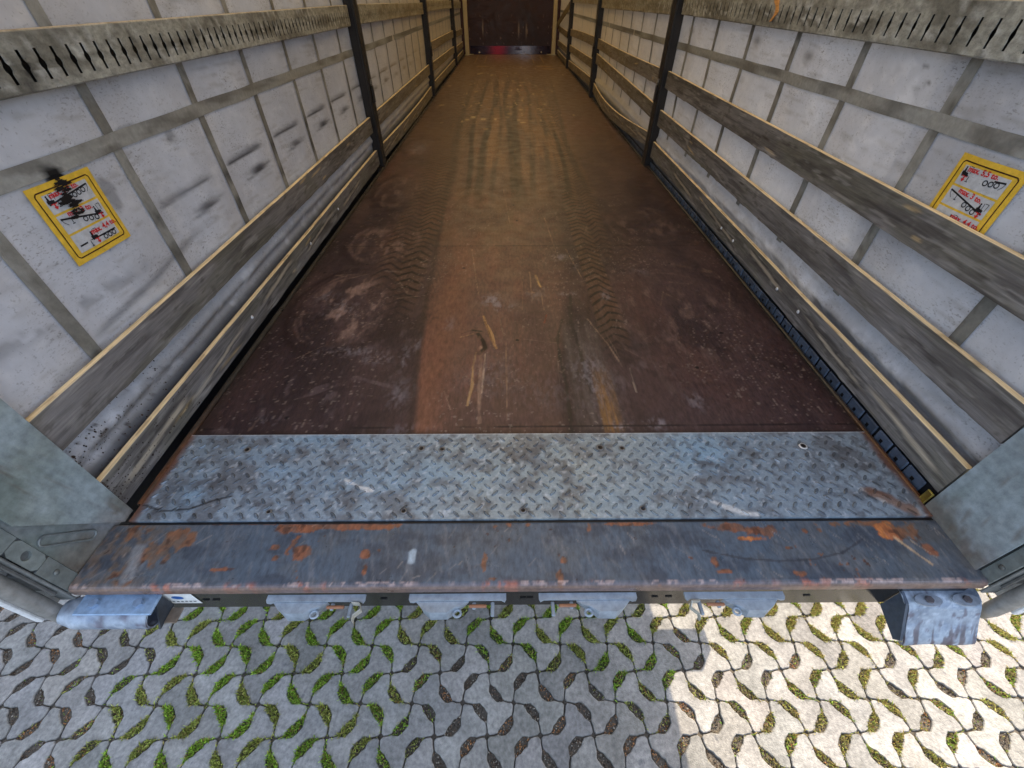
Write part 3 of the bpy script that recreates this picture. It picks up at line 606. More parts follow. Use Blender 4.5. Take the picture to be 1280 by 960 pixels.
# ---- curtains
def cur_x(y, z, sd):
    b = 1.292 + .005*np.sin(y*2*math.pi/.5+1)*ss(.0, .5, z) + .018*(fbm(y*.8, z*1.5, 20+sd)-.5) + .009*(fbm(y*3.2, z*3, 24+sd)-.5) + .0025*(fbm(y*14+z*4, z*5, 29+sd, 2)-.5)
    b = b - .020*np.exp(-((z-.225+.01*np.sin(y*1.7))/.030)**2) - .012*np.exp(-((z-.12)/.03)**2) + .008*np.exp(-((z-.17)/.02)**2)
    return b
def cur_col(y, z, sd):
    n = fbm(y*2.5, z*2.5, 60+sd); f = fbm(y*16, z*22, 61+sd); g = fbm(y*60, z*60, 63+sd, 3)
    c = np.broadcast_to(lin((198, 200, 208)), y.shape+(3,)).copy()
    c = mixc(c, lin((180, 181, 188)), ss(.4, .7, n)*.6)
    c = mixc(c, lin((216, 216, 220)), ss(.55, .75, f)*.4)
    # fine scratches and scuffed marks
    sc_ = fbm(y*9+z*3, z*90, 65+sd, 3); c = mixc(c, lin((140, 136, 132)), ss(.58, .74, sc_)*ss(.36, .6, fbm(y*3, z*5, 66+sd))*.35)
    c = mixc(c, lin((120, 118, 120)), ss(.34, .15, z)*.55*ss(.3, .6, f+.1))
    c = mixc(c, lin((80, 76, 74)), np.exp(-((z-.20)/.015)**2)*.5*ss(.35, .6, f))
    if sd < 0:
        k = np.floor((y-.47)/.49); u = (y-.47)/.49-k
        hf = fbm(y*45, z*160, 64, 3)
        for zc, kd in ((.622, 0), (.545, 1)):
            j = h2(k, k*0+zc*9, 3); zz_ = zc+.006*(j-.5)+(u-.5)*.012
            env = ss(1.38, 1.5, y)*ss(10, 6, y)*(.6+.4*j)
            if kd == 0: m = (np.exp(-((z-zz_)/.006)**2)+.55*np.exp(-((z-zz_-.012)/.013)**2))*ss(.08, .2, u)*ss(.9, .7, u)
            else: m = (np.exp(-((z-zz_)/.017)**2-((u-.60)/.17)**2)+.5*np.exp(-((z-zz_+.016-.03*(u-.5))/.006)**2)*ss(.25, .4, u)*ss(.95, .8, u))
            c = mixc(c, lin((56, 55, 60)), np.clip(m*env*ss(.12, .55, hf*.55+.4*m), 0, 1)*.95)
        c = mixc(c, lin((58, 60, 66)), np.exp(-((z-.44-.1*(y-1.2))/.012)**2)*ss(.95, 1.1, y)*ss(1.75, 1.5, y)*.55)
        c = mixc(c, lin((92, 92, 98)), np.exp(-((z-.53+.08*(y-.9))/.02)**2)*ss(1.5, 1.1, y)*.45*ss(.35, .55, f))
        for cy_, cz_, r1, r2, a in [(1.212, .818, .028, .022, 1), (1.225, .795, .025, .02, 1), (1.35, .72, .03, .05, .4), (1.56, .86, .05, .01, .3), (1.73, .80, .03, .02, .4), (1.20, .80, .02, .012, .9)]:
            c = mixc(c, lin((30, 28, 30)), ss(.3, .6, np.exp(-((y-cy_)/r1)**2-((z-cz_)/r2)**2)+.5*(g-.5))*a)
        # mud spatter low at the rear corner
        sp = fbm(y*70, z*70, 71, 2); c = mixc(c, lin((78, 70, 66)), ss(.74, .80, sp)*ss(1.25, .85, y)*ss(.35, .2, z))
    else:
        c = mixc(c, lin((80, 74, 70)), ss(.62, .72, fbm(y*18+z*9, z*26, 72, 3))*np.exp(-((z-.98)/.03)**2-((y-1.65)/.14)**2))
        for cy_, cz_ in [(4.0, .98), (2.35, .97), (2.9, .99)]: c = mixc(c, lin((90, 86, 84)), np.exp(-((y-cy_)/.05)**2-((z-cz_)/.02)**2)*.7)
    # warm light through the roof, painted into the tarpaulin deeper in
    c = mixc(c, lin((184, 164, 124)), ss(3.0, 8, y)*.8)
    c = mixc(c, lin((66, 68, 74)), ss(.168, .140, z)*.9)  # shade behind the lowest boards, painted into the curtain foot
    wtr = ss(.9, 1.0, np.exp(-((z-.62)/.05)**2))*0
    return c
ZB = np.concatenate([np.arange(-.09, 1.16, .0095), np.linspace(1.17, 2.72, 26)])
for sd in (-1, 1):
    yc = graded(.62, YF, .0035, 1.0)
    Yg, Zg = np.meshgrid(yc, ZB, indexing='ij')
    V = np.stack([sd*cur_x(Yg, Zg, sd), Yg, Zg], -1).reshape(-1, 3)
    n_ = len(V); Vb = V.copy(); Vb[:, 0] += sd*.0015
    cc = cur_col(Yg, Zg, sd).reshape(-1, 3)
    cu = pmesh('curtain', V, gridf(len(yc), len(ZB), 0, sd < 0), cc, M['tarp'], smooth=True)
    cu['label'] = 'grey side curtain with darker sewn webbing, %s' % ('black scuffs along it' if sd < 0 else 'fine dirt specks on it')
    def strip(name, y0, y1, z0, z1, ny, nz, seed):
        a = np.linspace(y0, y1, ny); b = np.linspace(z0, z1, nz); A, B = np.meshgrid(a, b, indexing='ij')
        V = np.stack([sd*(cur_x(A, B, sd)-.0035), A, B], -1).reshape(-1, 3)
        # thin edges back to the tarpaulin
        c = np.broadcast_to(lin((150, 149, 144)), A.shape+(3,)).copy(); f = fbm(A*9, B*9, seed); g = fbm(A*50, B*50, seed+1, 3)
        c = mixc(c, lin((112, 109, 102)), ss(.45, .68, f)*.7); c = mixc(c, lin((60, 56, 52)), ss(.60, .72, g)*.45)
        if sd < 0: c = mixc(c, lin((52, 52, 56)), np.clip(np.exp(-((B-.60)/.03)**2)+np.exp(-((B-.47)/.03)**2), 0, 1)*.65*ss(1.2, 1.6, A))
        if seed == 501: c = mixc(c, lin((26, 25, 26)), ss(.25, .55, np.exp(-((A-1.215)/.05)**2-((B-.82)/.02)**2)+.6*(g-.5)))
        o = mesh(name, V, gridf(ny, nz, 0, sd < 0), c.reshape(-1, 3), M['web'], cu, smooth=True); return o
    step = .492 if sd < 0 else .5; y0 = .487 if sd < 0 else .5
    k = 1
    while y0+step*k < YF-.1:
        yy = y0+step*k-.0; k += 1
        strip('webbing_strap', yy-.0225, yy+.0225, .27, 2.70, 4, 90 if yy < 5 else 40, 300+k)
    zb = .815 if sd < 0 else .858
    yb = graded(.64, YF, .01, 1.0)
    Ab, Bb = np.meshgrid(yb, np.linspace(zb, zb+.045, 5), indexing='ij')
    V = np.stack([sd*(cur_x(Ab, Bb, sd)-.006), Ab, Bb], -1).reshape(-1, 3)
    c = np.broadcast_to(lin((154, 153, 148)), Ab.shape+(3,)).copy(); f = fbm(Ab*7, Bb*20, 90+sd); c = mixc(c, lin((98, 94, 88)), ss(.42, .65, f)*.7)
    if sd < 0:
        g = fbm(Ab*60, Bb*60, 7, 2); c = mixc(c, lin((26, 25, 26)), ss(.25, .5, np.exp(-((Ab-1.212)/.028)**2-((Bb-.822)/.018)**2)+.5*(g-.5)))
    mesh('webbing_band', V, gridf(len(yb), 5, 0, sd < 0), c.reshape(-1, 3), M['web'], cu, smooth=True)

# ---- load stickers on the curtains
def text_mesh(s, size, place, col, name, parent, bold=0.0):
    cu_ = bpy.data.curves.new('t', 'FONT'); cu_.body = s; cu_.size = size; cu_.resolution_u = 2; cu_.offset = bold
    cu_.align_x = 'CENTER'; o = bpy.data.objects.new('t', cu_); COL.objects.link(o); dg = bpy.context.evaluated_depsgraph_get(); dg.update()
    me = o.evaluated_get(dg).to_mesh(); V = [place(v.co.x, v.co.y) for v in me.vertices]; F = [tuple(p.vertices) for p in me.polygons]
    o.evaluated_get(dg).to_mesh_clear(); bpy.data.objects.remove(o); bpy.data.curves.remove(cu_)
    return mesh(name, V, F, col, M['ink'], parent)
def sticker(sd, ya, yb, z0, z1):
    W_, H_ = abs(yb-ya), z1-z0
    wall = cur_x(np.array([(ya+yb)/2]), np.array([(z0+z1)/2]), sd)[0]
    def place(u, v, lay=0):                         # u 0..1 left->right as read, v 0..1 bottom->top
        y = ya+(yb-ya)*u; z = z0+H_*v
        return (sd*(float(cur_x(np.array([y]), np.array([z]), sd)[0])-.0085-lay*.0009), y, z)
    def quad(mb, u0, v0, u1, v1, lay, c, nn=5):
        g = [(u, v) for u in np.linspace(u0, u1, nn) for v in np.linspace(v0, v1, nn)]
        mb.add([place(u, v, lay) for u, v in g], gridf(nn, nn).tolist(), c)
    m_ = MB(); quad(m_, 0, 0, 1, 1, 0, lin((226, 184, 62)), 8)
    rt = m_.build('warning_sticker', M['ink'], TR); rt.location = (0, 0, D)
    rt['label'] = 'yellow load warning sticker ' + ('smeared with black' if sd < 0 else 'half hidden behind the upper board')
    m_ = MB(); t = .008; a = .075
    cs = [(a+.03, a), (1-a-.03, a), (1-a, a+.03), (1-a, 1-a-.03), (1-a-.03, 1-a), (a+.03, 1-a), (a, 1-a-.03), (a, a+.03)]
    for i in range(8):
        (u0, v0), (u1, v1) = cs[i], cs[(i+1) % 8]; du, dv = u1-u0, v1-v0; l = math.hypot(du, dv); nu_, nv_ = -dv/l*t/1, du/l*t
        nseg = 6
        for q in range(nseg):
            p, r = q/nseg, (q+1)/nseg
            m_.add([place(u0+du*p-nu_, v0+dv*p-nv_, 1), place(u0+du*r-nu_, v0+dv*r-nv_, 1), place(u0+du*r+nu_, v0+dv*r+nv_, 1), place(u0+du*p+nu_, v0+dv*p+nv_, 1)], [(0, 1, 2, 3)], lin((70, 40, 16)))
    part(m_, 'border_line', M['ink'], rt)
    blk = lin((24, 24, 30)); red = lin((205, 40, 40))
    for row in range(3):
        v1 = .885-row*.262; v0 = v1-.235
        m_ = MB(); quad(m_, .15, v0, .85, v1, 1, lin((192, 193, 196))); part(m_, 'diagram_panel', M['ink'], rt)
        m_ = MB()
        def PT(p, q, lay=2): return place(.15+.70*p, v0+(v1-v0)*q, lay)      # panel coords 0..1
        def line(mb, p0, p1, w_, c):
            dp, dq = p1[0]-p0[0], (p1[1]-p0[1])*.34; l = math.hypot(dp, dq) or 1; n_p, n_q = -dq/l*w_/2, dp/l*w_/2/.34
            mb.add([PT(p0[0]-n_p, p0[1]-n_q), PT(p1[0]-n_p, p1[1]-n_q), PT(p1[0]+n_p, p1[1]+n_q), PT(p0[0]+n_p, p0[1]+n_q)], [(0, 1, 2, 3)], c)
        def ring_(mb, p, q, r, c):
            n = 14
            V = [PT(p+math.cos(a_)*r*k, q+math.sin(a_)*r*k/.34) for k in (1, .62) for a_ in np.arange(n)*2*math.pi/n]
            mb.add(V, [(i, (i+1) % n, n+(i+1) % n, n+i) for i in range(n)], c)
        fl_ = [((.04, .48), (.96, .78)), ((.04, .80), (.93, .22)), ((.06, .34), (.96, .34))][row]
        line(m_, fl_[0], fl_[1], .030, blk)
        def lineq(p): return fl_[0][1]+(fl_[1][1]-fl_[0][1])*(p-fl_[0][0])/(fl_[1][0]-fl_[0][0])
        wh = [(.60, .71, .82), (.50, .62, .74), (.66, .77, .88)][row]
        for p in wh: ring_(m_, p, lineq(p)-.16, .052, blk)
        leg = [.22, .24, .30][row]; line(m_, (leg, lineq(leg)), (leg, lineq(leg)-.28), .014, blk); line(m_, (leg-.03, lineq(leg)-.28), (leg+.03, lineq(leg)-.28), .014, blk)
        fk, dr = [(.10, 1), (.84, 1), (.44, 1)][row]; q0 = lineq(fk)+.02
        # fork lift: chassis, driver, mast and guard
        m_.add([PT(fk-.075, q0+.02), PT(fk+.07, q0+.02), PT(fk+.07, q0+.14), PT(fk+.0, q0+.17), PT(fk-.075, q0+.20)], [(0, 1, 2, 3, 4)], blk)
        ring_(m_, fk-.045, q0+.02, .024, blk); ring_(m_, fk+.045, q0+.02, .024, blk)
        m_.add([PT(fk-.055, q0+.18), PT(fk-.01, q0+.18), PT(fk-.02, q0+.34), PT(fk-.05, q0+.34)], [(0, 1, 2, 3)], blk)
        m_.add([PT(fk-.035+math.cos(a_)*.018, q0+.39+math.sin(a_)*.05) for a_ in np.arange(8)*math.pi/4], [tuple(range(8))], blk)
        line(m_, (fk+.03, q0+.15), (fk+.02, q0+.48), .010, blk); line(m_, (fk+.04, q0+.48), (fk+.11, q0+.48), .010, blk); line(m_, (fk+.11, q0+.48), (fk+.10, q0+.12), .010, blk)
        dp_ = .96 if row == 0 else .05
        if row < 2:
            pts_ = [(dp_-.0*1, lineq(dp_)), (dp_-(.02 if row == 0 else -.02), lineq(dp_)-.2), (dp_-(.07 if row == 0 else -.08), lineq(dp_)-.38)]
            for a_, b_ in zip(pts_[:-1], pts_[1:]): line(m_, a_, b_, .010, blk)
        part(m_, 'diagram_print', M['ink'], rt)
        m_ = MB(); ap = fk+.03; aq = lineq(fk)-.02
        line(m_, (ap, aq), (ap, aq-.16), .030, red); m_.add([PT(ap-.045, aq-.14, 3), PT(ap+.045, aq-.14, 3), PT(ap, aq-.30, 3)], [(0, 1, 2)], red); line(m_, (ap-.06, aq), (ap+.06, aq), .016, red)
        part(m_, 'arrow_print', M['ink'], rt)
        tx, ty = [(.45, .78), (.50, .74), (.74, .60)][row]; sl_ = [.10, -.2, 0][row]
        text_mesh(['max. 5,5 to.', 'max. 3 to.', 'max. 4,4 to.'][row], .020, lambda a_, b_: PT(tx+a_/(W_*.70), ty+b_/(H_*.235)+sl_*a_/(W_*.7), 3), red, 'load_text', rt, .0006)
    if sd < 0:
        m_ = MB()
        r_ = np.random.default_rng(3)
        for cx_, cy_, rx_, ry_ in [(r_.normal(a_, .035), r_.normal(b_, .014), r_.uniform(.02, .07), r_.uniform(.008, .02)) for a_, b_, n_ in [(.50, .95, 14), (.47, .88, 12), (.42, .80, 14), (.40, .74, 18), (.47, .69, 12), (.43, .60, 9), (.36, .56, 7)] for _ in range(n_)]:
            n = 40; rr = 1+.35*r_.normal(0, 1, n); rr = np.convolve(np.r_[rr, rr[:4]], [.4, .35, .25], 'same')[:n]
            m_.add([place(cx_, cy_, 4)]+[place(cx_+math.cos(a_)*rx_*k, cy_+math.sin(a_)*ry_*k, 4+.1*0) for a_, k in zip(np.arange(n)*2*math.pi/n, rr)], [(0, i+1, (i+1) % n+1) for i in range(n)], lin((22, 20, 22)))
        # stagger the blots so no two share a plane
        vs_ = []; per = 41
        for i, v in enumerate(m_.V): vs_.append((v[0]+sd*-.00008*(i//per), v[1], v[2]))
        m_.V = vs_; part(m_, 'black_smear', M['ink'], rt)
    return rt
sticker(-1, 1.108, 1.318, .602, .808)
sticker(1, 1.342, 1.135, .622, .835)

# ---- support posts (pillars between the bays)
for sd, yl in ((-1, (4.25, 7.93, 11.85)), (1, (4.27, 7.86, 11.42))):
    for y in yl:
        m_ = MB(); kx = lambda a, b: (min(sd*a, sd*b), max(sd*a, sd*b))
        x0, x1 = kx(1.205, 1.222); m_.box((x0, y-.055, .008), (x1, y+.055, 2.7), lin((40, 34, 30)), .003)
        x0, x1 = kx(1.224, 1.285); m_.box((x0, y-.042, .008), (x1, y-.036, 2.7), lin((34, 28, 26))); m_.box((x0, y+.036, .008), (x1, y+.042, 2.7), lin((34, 28, 26)))
        x0, x1 = kx(1.2015, 1.2045); m_.box((x0, y-.012, .02), (x1, y-.008, 2.7), lin((70, 60, 48))); m_.box((x0, y+.008, .02), (x1, y+.012, 2.7), lin((70, 60, 48)))
        ps = part(m_, 'support_post', M['post'])
        m_ = MB(); x0, x1 = kx(1.19, 1.2035); m_.box((x0, y-.02, .50), (x1, y+.02, .62), lin((46, 40, 36)), .003); m_.box((x0-.0, y-.008, .63), (x1, y+.008, .66), lin((120, 112, 100)), .002); part(m_, 'post_lock', M['post'], ps)
        m_ = MB(); x0, x1 = kx(1.206, 1.30); m_.box((x0, y-.075, -.02), (x1, y+.075, .006), lin((52, 44, 38)), .003); part(m_, 'post_foot', M['post'], ps)

# ---- rear pillars
def pillar(sd):
    f = lambda a, b: (min(sd*a, sd*b), max(sd*a, sd*b))
    def gcol(V, seed, base=(150, 158, 156)):
        V = np.asarray(V); n = fbm(V[:, 1]*9, V[:, 2]*9, seed); g = fbm(V[:, 1]*30, V[:, 2]*30, seed+1)
        c = np.broadcast_to(lin(base), (len(V), 3)).copy(); c = mixc(c, lin((118, 130, 126)), ss(.4, .65, n)*.8); c = mixc(c, lin((168, 182, 190)), ss(.5, .7, fbm(V[:, 1]*6, V[:, 2]*6, seed+3))*.7); c = mixc(c, lin((110, 96, 82)), ss(.62, .72, g)*.5)
        c = mixc(c, lin((126, 84, 58)), ss(.12, .0, V[:, 2]+.1*(g-.5))*.35); return c
    def sheet(name, poly_fn, x_in, thick, ny, nz, ylo, yhi, zlo, zhi, seed, parent=None, base=(150, 158, 156), m='galv'):
        """sheet in the y-z plane, bounded by functions; solid"""
        a = np.linspace(0, 1, ny); b = np.linspace(0, 1, nz)**1.5; A, B = np.meshgrid(a, b, indexing='ij')
        Z = zlo(A)*(1-B)+zhi(A)*B if callable(zlo) else zlo*(1-B)+zhi*B; Yv = ylo*(1-A)+yhi*A
        V = np.stack([np.full(A.shape, sd*x_in)+sd*.0018*(fbm(Yv*8, Z*8, seed)-.5), Yv, Z], -1).reshape(-1, 3); n_ = len(V)
        Vb = V.copy(); Vb[:, 0] = sd*(x_in+thick)
        F = gridf(ny, nz, 0, sd < 0).tolist()+gridf(ny, nz, n_, sd > 0).tolist()
        rg = [i*nz for i in range(ny)]+[(ny-1)*nz+j for j in range(1, nz)]+[i*nz+nz-1 for i in range(ny-2, -1, -1)]+[j for j in range(nz-2, 0, -1)]
        F += [(rg[k], rg[(k+1) % len(rg)], n_+rg[(k+1) % len(rg)], n_+rg[k]) for k in range(len(rg))]
        VV = np.vstack([V, Vb]); return pmesh(name, VV, F, gcol(VV, seed, base), M[m], parent or TR)
    # pillar body behind the skins
    m_ = MB(); x0, x1 = f(1.262, 1.296); m_.box((x0, .452, -.03), (x1, .63, 2.72), lin((104, 108, 108)), .006)
    pl_ = part(m_, 'rear_pillar', M['galv'])
    if sd < 0:
        zl = lambda A: np.interp(.50+.192*A, [.50, .652, .692], [.247, -.012, -.012])
        sheet('inner_skin', None, 1.2395, .004, 26, 60, .50, .692, zl, lambda A: 2.7+A*0, 130, pl_, (150, 160, 158)).location = (0, 0, 0)
        sheet('recessed_skin', None, 1.2585, .003, 12, 12, .494, .66, lambda A: -.02+A*0, lambda A: .30+A*0, 140, pl_, (136, 142, 142)).location = (0, 0, 0)
        # pressed slot outline
        m_ = MB(); P0, P1 = Vector((-1.2565, .515, .142)), Vector((-1.2565, .585, .040)); d = (P1-P0).normalized(); nn = Vector((0, -d.z, d.y))*.013
        ov = [P0+nn*math.cos(a)-d*math.sin(a)*.013 for a in np.linspace(0, math.pi, 8)] + [P1-nn*math.cos(a)+d*math.sin(a)*.013 for a in np.linspace(0, math.pi, 8)]
        m_.tube([tuple(p) for p in ov]+[tuple(ov[0])], .0032, lin((120, 126, 126)), 8, False); part(m_, 'pressed_slot', M['galv'], pl_, True)
        # rear strip with a real hole
        m_ = MB(); hy, hz, r = .470, .156, .0125; n = 24
        ci = [(hy+math.cos(a)*r, hz+math.sin(a)*r) for a in np.arange(n)*2*math.pi/n]
        def sq(a):
            c_, s_ = math.cos(a), math.sin(a); k = min(.0215/abs(c_) if abs(c_) > 1e-6 else 9, .05/abs(s_) if abs(s_) > 1e-6 else 9); return (hy+c_*k, hz+s_*k)
        so_ = [sq(a) for a in np.arange(n)*2*math.pi/n]
        X_ = -1.2545
        V = [(X_, *p) for p in ci]+[(X_, *p) for p in so_]+[(X_-.012, *p) for p in ci]
        m_.add(V, [(i, (i+1) % n, n+(i+1) % n, n+i) for i in range(n)]+[(i, 2*n+i, 2*n+(i+1) % n, (i+1) % n) for i in range(n)], lin((132, 140, 138)))
        m_.add([(X_-.013, hy-.02, hz-.02), (X_-.013, hy+.02, hz-.02), (X_-.013, hy+.02, hz+.02), (X_-.013, hy-.02, hz+.02)], [(0, 1, 2, 3)], lin((8, 8, 9)))
        m_.box((X_-.004, .4485, -.03), (X_, .4915, .1045), lin((120, 126, 124))); m_.box((X_-.004, .4485, .2075), (X_, .4915, 2.7), lin((132, 140, 138)))
        part(m_, 'rear_strip', M['galv'], pl_)
        m_ = MB(); m_.tube([(-1.2535, .470, .058), (-1.249, .470, .058)], [.008, .006], lin((110, 114, 112)), 12); part(m_, 'rivet', M['galv'], pl_, True)
    else:
        sheet('inner_skin', None, 1.2395, .004, 26, 60, .484, .682, lambda A: -.012+A*0, lambda A: 2.7+A*0, 150, pl_, (152, 164, 170)).location = (0, 0, 0)
        m_ = MB(); m_.box((1.252, .4485, -.02), (1.257, .483, 2.7), lin((120, 126, 124)), .001); part(m_, 'rear_strip', M['galv'], pl_)
        m_ = MB(); m_.tube([(1.253, .466, .058), (1.248, .466, .058)], [.008, .006], lin((96, 96, 92)), 12); part(m_, 'rivet', M['galv'], pl_, True)
        m_ = MB(); m_.box((1.2415, .690, -.01), (1.2475, .712, .05), lin((190, 170, 80)), .002); part(m_, 'yellow_plug', M['ink'], pl_, True)
    # channel facing the rear, hinge tube and folded seal
    m_ = MB(); x0, x1 = f(1.2575, 1.300); m_.box((x0, .441, -.05), (x1, .4475, 2.7), lin((118, 120, 118)), .002)
    x0, x1 = f(1.268, 1.276); m_.box((x0, .432, .0), (x1, .4405, 2.7), lin((96, 96, 94)), .002); part(m_, 'rear_channel', M['galv'], pl_)
    m_ = MB(); cx_ = sd*1.305
    m_.tube([(cx_, .415, -.14), (cx_, .415, -.10), (cx_, .415, 0), (cx_, .415, 1.2), (cx_, .415, 2.7)], [.012, .019, .020, .020, .020], lin((142, 140, 136)), 18); part(m_, 'hinge_tube', M['galv'], pl_, True)
    return pl_
pillar(-1); pillar(1)

# ---- rear doors folded right back along the sides
for sd in (-1, 1):
    f = lambda a, b: (min(sd*a, sd*b), max(sd*a, sd*b))
    m_ = MB(); x0, x1 = f(1.345, 1.375); m_.box((x0, .43, -.10), (x1, 1.66, 2.75), lin((206, 206, 204)), .006); dr = part(m_, 'rear_door', M['ink'])
    m_ = MB(); x0, x1 = f(1.338, 1.382); m_.box((x0, .412, -.11), (x1, .4275, 2.76), lin((20, 20, 20)), .005); part(m_, 'door_seal', M['post'], dr, True)
    m_ = MB(); x0, x1 = f(1.350, 1.370); m_.box((x0, .400, -.10), (x1, .4105, 2.75), lin((215, 215, 215)), .003); part(m_, 'door_edge_strip', M['ink'], dr)
    for z in (.0, .9, 1.9):
        m_ = MB(); x0, x1 = f(1.30, 1.344); m_.box((x0, .445, z), (x1, .50, z+.09), lin((120, 120, 118)), .004); part(m_, 'door_hinge', M['galv'], dr)

# ---- roof and top rails
m_ = MB()
for y0_, y1_ in [(a, a+1.14) for a in np.arange(.45, 14.2, 1.14)]:
    m_.add([(-1.31, y0_, 2.78), (1.31, y0_, 2.78), (1.31, y1_, 2.78), (-1.31, y1_, 2.78), (0, y0_, 2.81), (0, y1_, 2.81)], [(0, 4, 5, 3), (4, 1, 2, 5)], lin((218, 192, 142)))
rf = part(m_, 'roof_tarpaulin', M['roof'])
for y_ in np.arange(.45, 14.35, 1.155):
    m_ = MB(); m_.box((-1.28, y_-.02, 2.73), (1.28, y_+.0, 2.765), lin((150, 150, 150)), .004); part(m_, 'roof_bow', M['galv'], rf)
for sd in (-1, 1):
    f = lambda a, b: (min(sd*a, sd*b), max(sd*a, sd*b)); x0, x1 = f(1.24, 1.31)
    m_ = MB(); m_.box((x0, .45, 2.66), (x1, YF, 2.779), lin((150, 150, 150)), .008); part(m_, 'cant_rail', M['galv'])

# ---- headboard
m_ = MB(); m_.box((-1.30, YF, -.15), (1.30, YF+.06, 2.80), lin((70, 32, 34)), .006); hb = part(m_, 'headboard', M['ply'])
hx_ = np.linspace(-1.09, 1.09, 120); hz_ = np.linspace(.185, 2.6, 140); A, B = np.meshgrid(hx_, hz_, indexing='ij')
c = np.broadcast_to(lin((52, 24, 24)), A.shape+(3,)).copy(); c = mixc(c, lin((44, 22, 24)), ss(.4, .65, fbm(A*3, B*3, 2))*.7); c = mixc(c, lin((150, 120, 110)), ss(.76, .82, fbm(A*40, B*9, 4, 3))*ss(1.2, .3, B)*.6)
for px_, pz_ in ((-.72, .55), (.22, .5), (.42, .5)): c = mixc(c, lin((180, 160, 150)), np.exp(-((A-px_)/.014)**2-((B-pz_)/.12)**2)*.7)
mesh('headboard_panel', np.stack([A, A*0+YF-.004, B], -1).reshape(-1, 3), gridf(120, 140, 0, True), c.reshape(-1, 3), M['ply'], hb)
hx_ = np.linspace(-1.07, 1.07, 160); hz_ = np.linspace(.004, .18, 16); A, B = np.meshgrid(hx_, hz_, indexing='ij')
c = np.broadcast_to(lin((58, 46, 58)), A.shape+(3,)).copy()
c = mixc(c, lin((200, 30, 52)), np.exp(-((A+.33)/.2)**2)*.5*ss(.35, .55, fbm(A*7, B*16, 6)+.25*np.exp(-((A+.3)/.15)**2)))
c = mixc(c, lin((150, 150, 168)), np.exp(-((A-.38)/.25)**2)*ss(.4, .6, fbm(A*5, B*20, 8)+.12))
mesh('kick_plate', np.stack([A, A*0+YF-.012, B], -1).reshape(-1, 3), gridf(160, 16, 0, True), c.reshape(-1, 3), M['gloss'], hb)
for sd in (-1, 1):
    f = lambda a, b: (min(sd*a, sd*b), max(sd*a, sd*b)); x0, x1 = f(1.10, 1.20)
    m_ = MB(); m_.box((x0, YF-.12, .003), (x1, YF-.014, 2.7), lin((196, 180, 146)), .01); x0, x1 = f(.98, 1.099); m_.prism([(sd*.98, YF-.02), (sd*1.2, YF-.02), (sd*1.2, YF-.3), (sd*1.1, YF-.3)][::1 if sd > 0 else -1], .003, .012, lin((186, 176, 150))); part(m_, 'corner_jamb', M['tarp'], hb)
    m_ = MB(); m_.tube([(sd*.83, YF-.03, .05), (sd*.83, YF-.012, .05)], .02, lin((190, 180, 170)), 10); part(m_, 'bolt', M['galv'], hb)

# ---- buffers under the corners
m_ = MB()    # left: half-round roller housing, open at its inner end
n = 14; X0, X1 = -1.285, -1.035; cy_, cz_, ra, rb = .422, -.078, .046, .033
xsb = np.linspace(X0, X1, 24); V = []; Cc = []
angs = np.linspace(math.radians(50), math.radians(300), 20)
for xx in xsb:
    tpr = 1-.35*max(0, (-1.24-xx)/.055)
    for a in angs: V.append((xx, cy_+math.cos(a)*ra*tpr, cz_+math.sin(a)*rb*tpr))
V = np.array(V); V2_ = V.copy(); V2_[:, 1] = cy_+(V[:, 1]-cy_)*.88; V2_[:, 2] = cz_+(V[:, 2]-cz_)*.88
F = gridf(24, 20).tolist()+gridf(24, 20, len(V), True).tolist()
F += [(23*20+i, 23*20+i+1, len(V)+23*20+i+1, len(V)+23*20+i) for i in range(19)]
VV = np.vstack([V, V2_])
def bcol(VV):
    n_ = fbm(VV[:, 0]*22, VV[:, 2]*30+VV[:, 1]*30, 51); g = fbm(VV[:, 0]*70, VV[:, 1]*70+VV[:, 2]*60, 52)
    c = np.broadcast_to(lin((150, 160, 172)), (len(VV), 3)).copy(); c = mixc(c, lin((112, 124, 142)), ss(.45, .62, n_)*.6); c = mixc(c, lin((190, 198, 208)), ss(.58, .72, g)*.5); c = mixc(c, lin((92, 82, 92)), ss(.60, .70, fbm(VV[:, 0]*45, VV[:, 2]*45, 53))*.7); return c
c = bcol(VV); c = mixc(c, lin((140, 92, 66)), ss(-.105, -.122, VV[:, 2])*.8*ss(.3, .5, fbm(VV[:, 0]*20, VV[:, 1]*20, 54)))
bl = pmesh('corner_buffer', VV, F, c, M['galv'], smooth=True); bl['label'] = 'half-round blue-grey steel buffer open at its inner end'
m_ = MB(); m_.box((-1.235, .400, -.052), (-1.025, .454, -.044), lin((140, 164, 190)), .002)
for xx in (-1.19, -1.07): m_.tube([(xx, .428, -.044), (xx, .428, -.034)], .012, lin((130, 150, 175)), 6)
part(m_, 'mounting_ear', M['galv'], bl)
m_ = MB(); m_.prism([(.385, -.115), (.45, -.115), (.45, -.05), (.43, -.046)], -1.031, -1.026, lin((60, 64, 70)), 'x'); m_.box((-1.025, .40, -.115), (-.992, .44, -.110), lin((120, 105, 90)), .001); part(m_, 'end_bracket', M['galv'], bl)
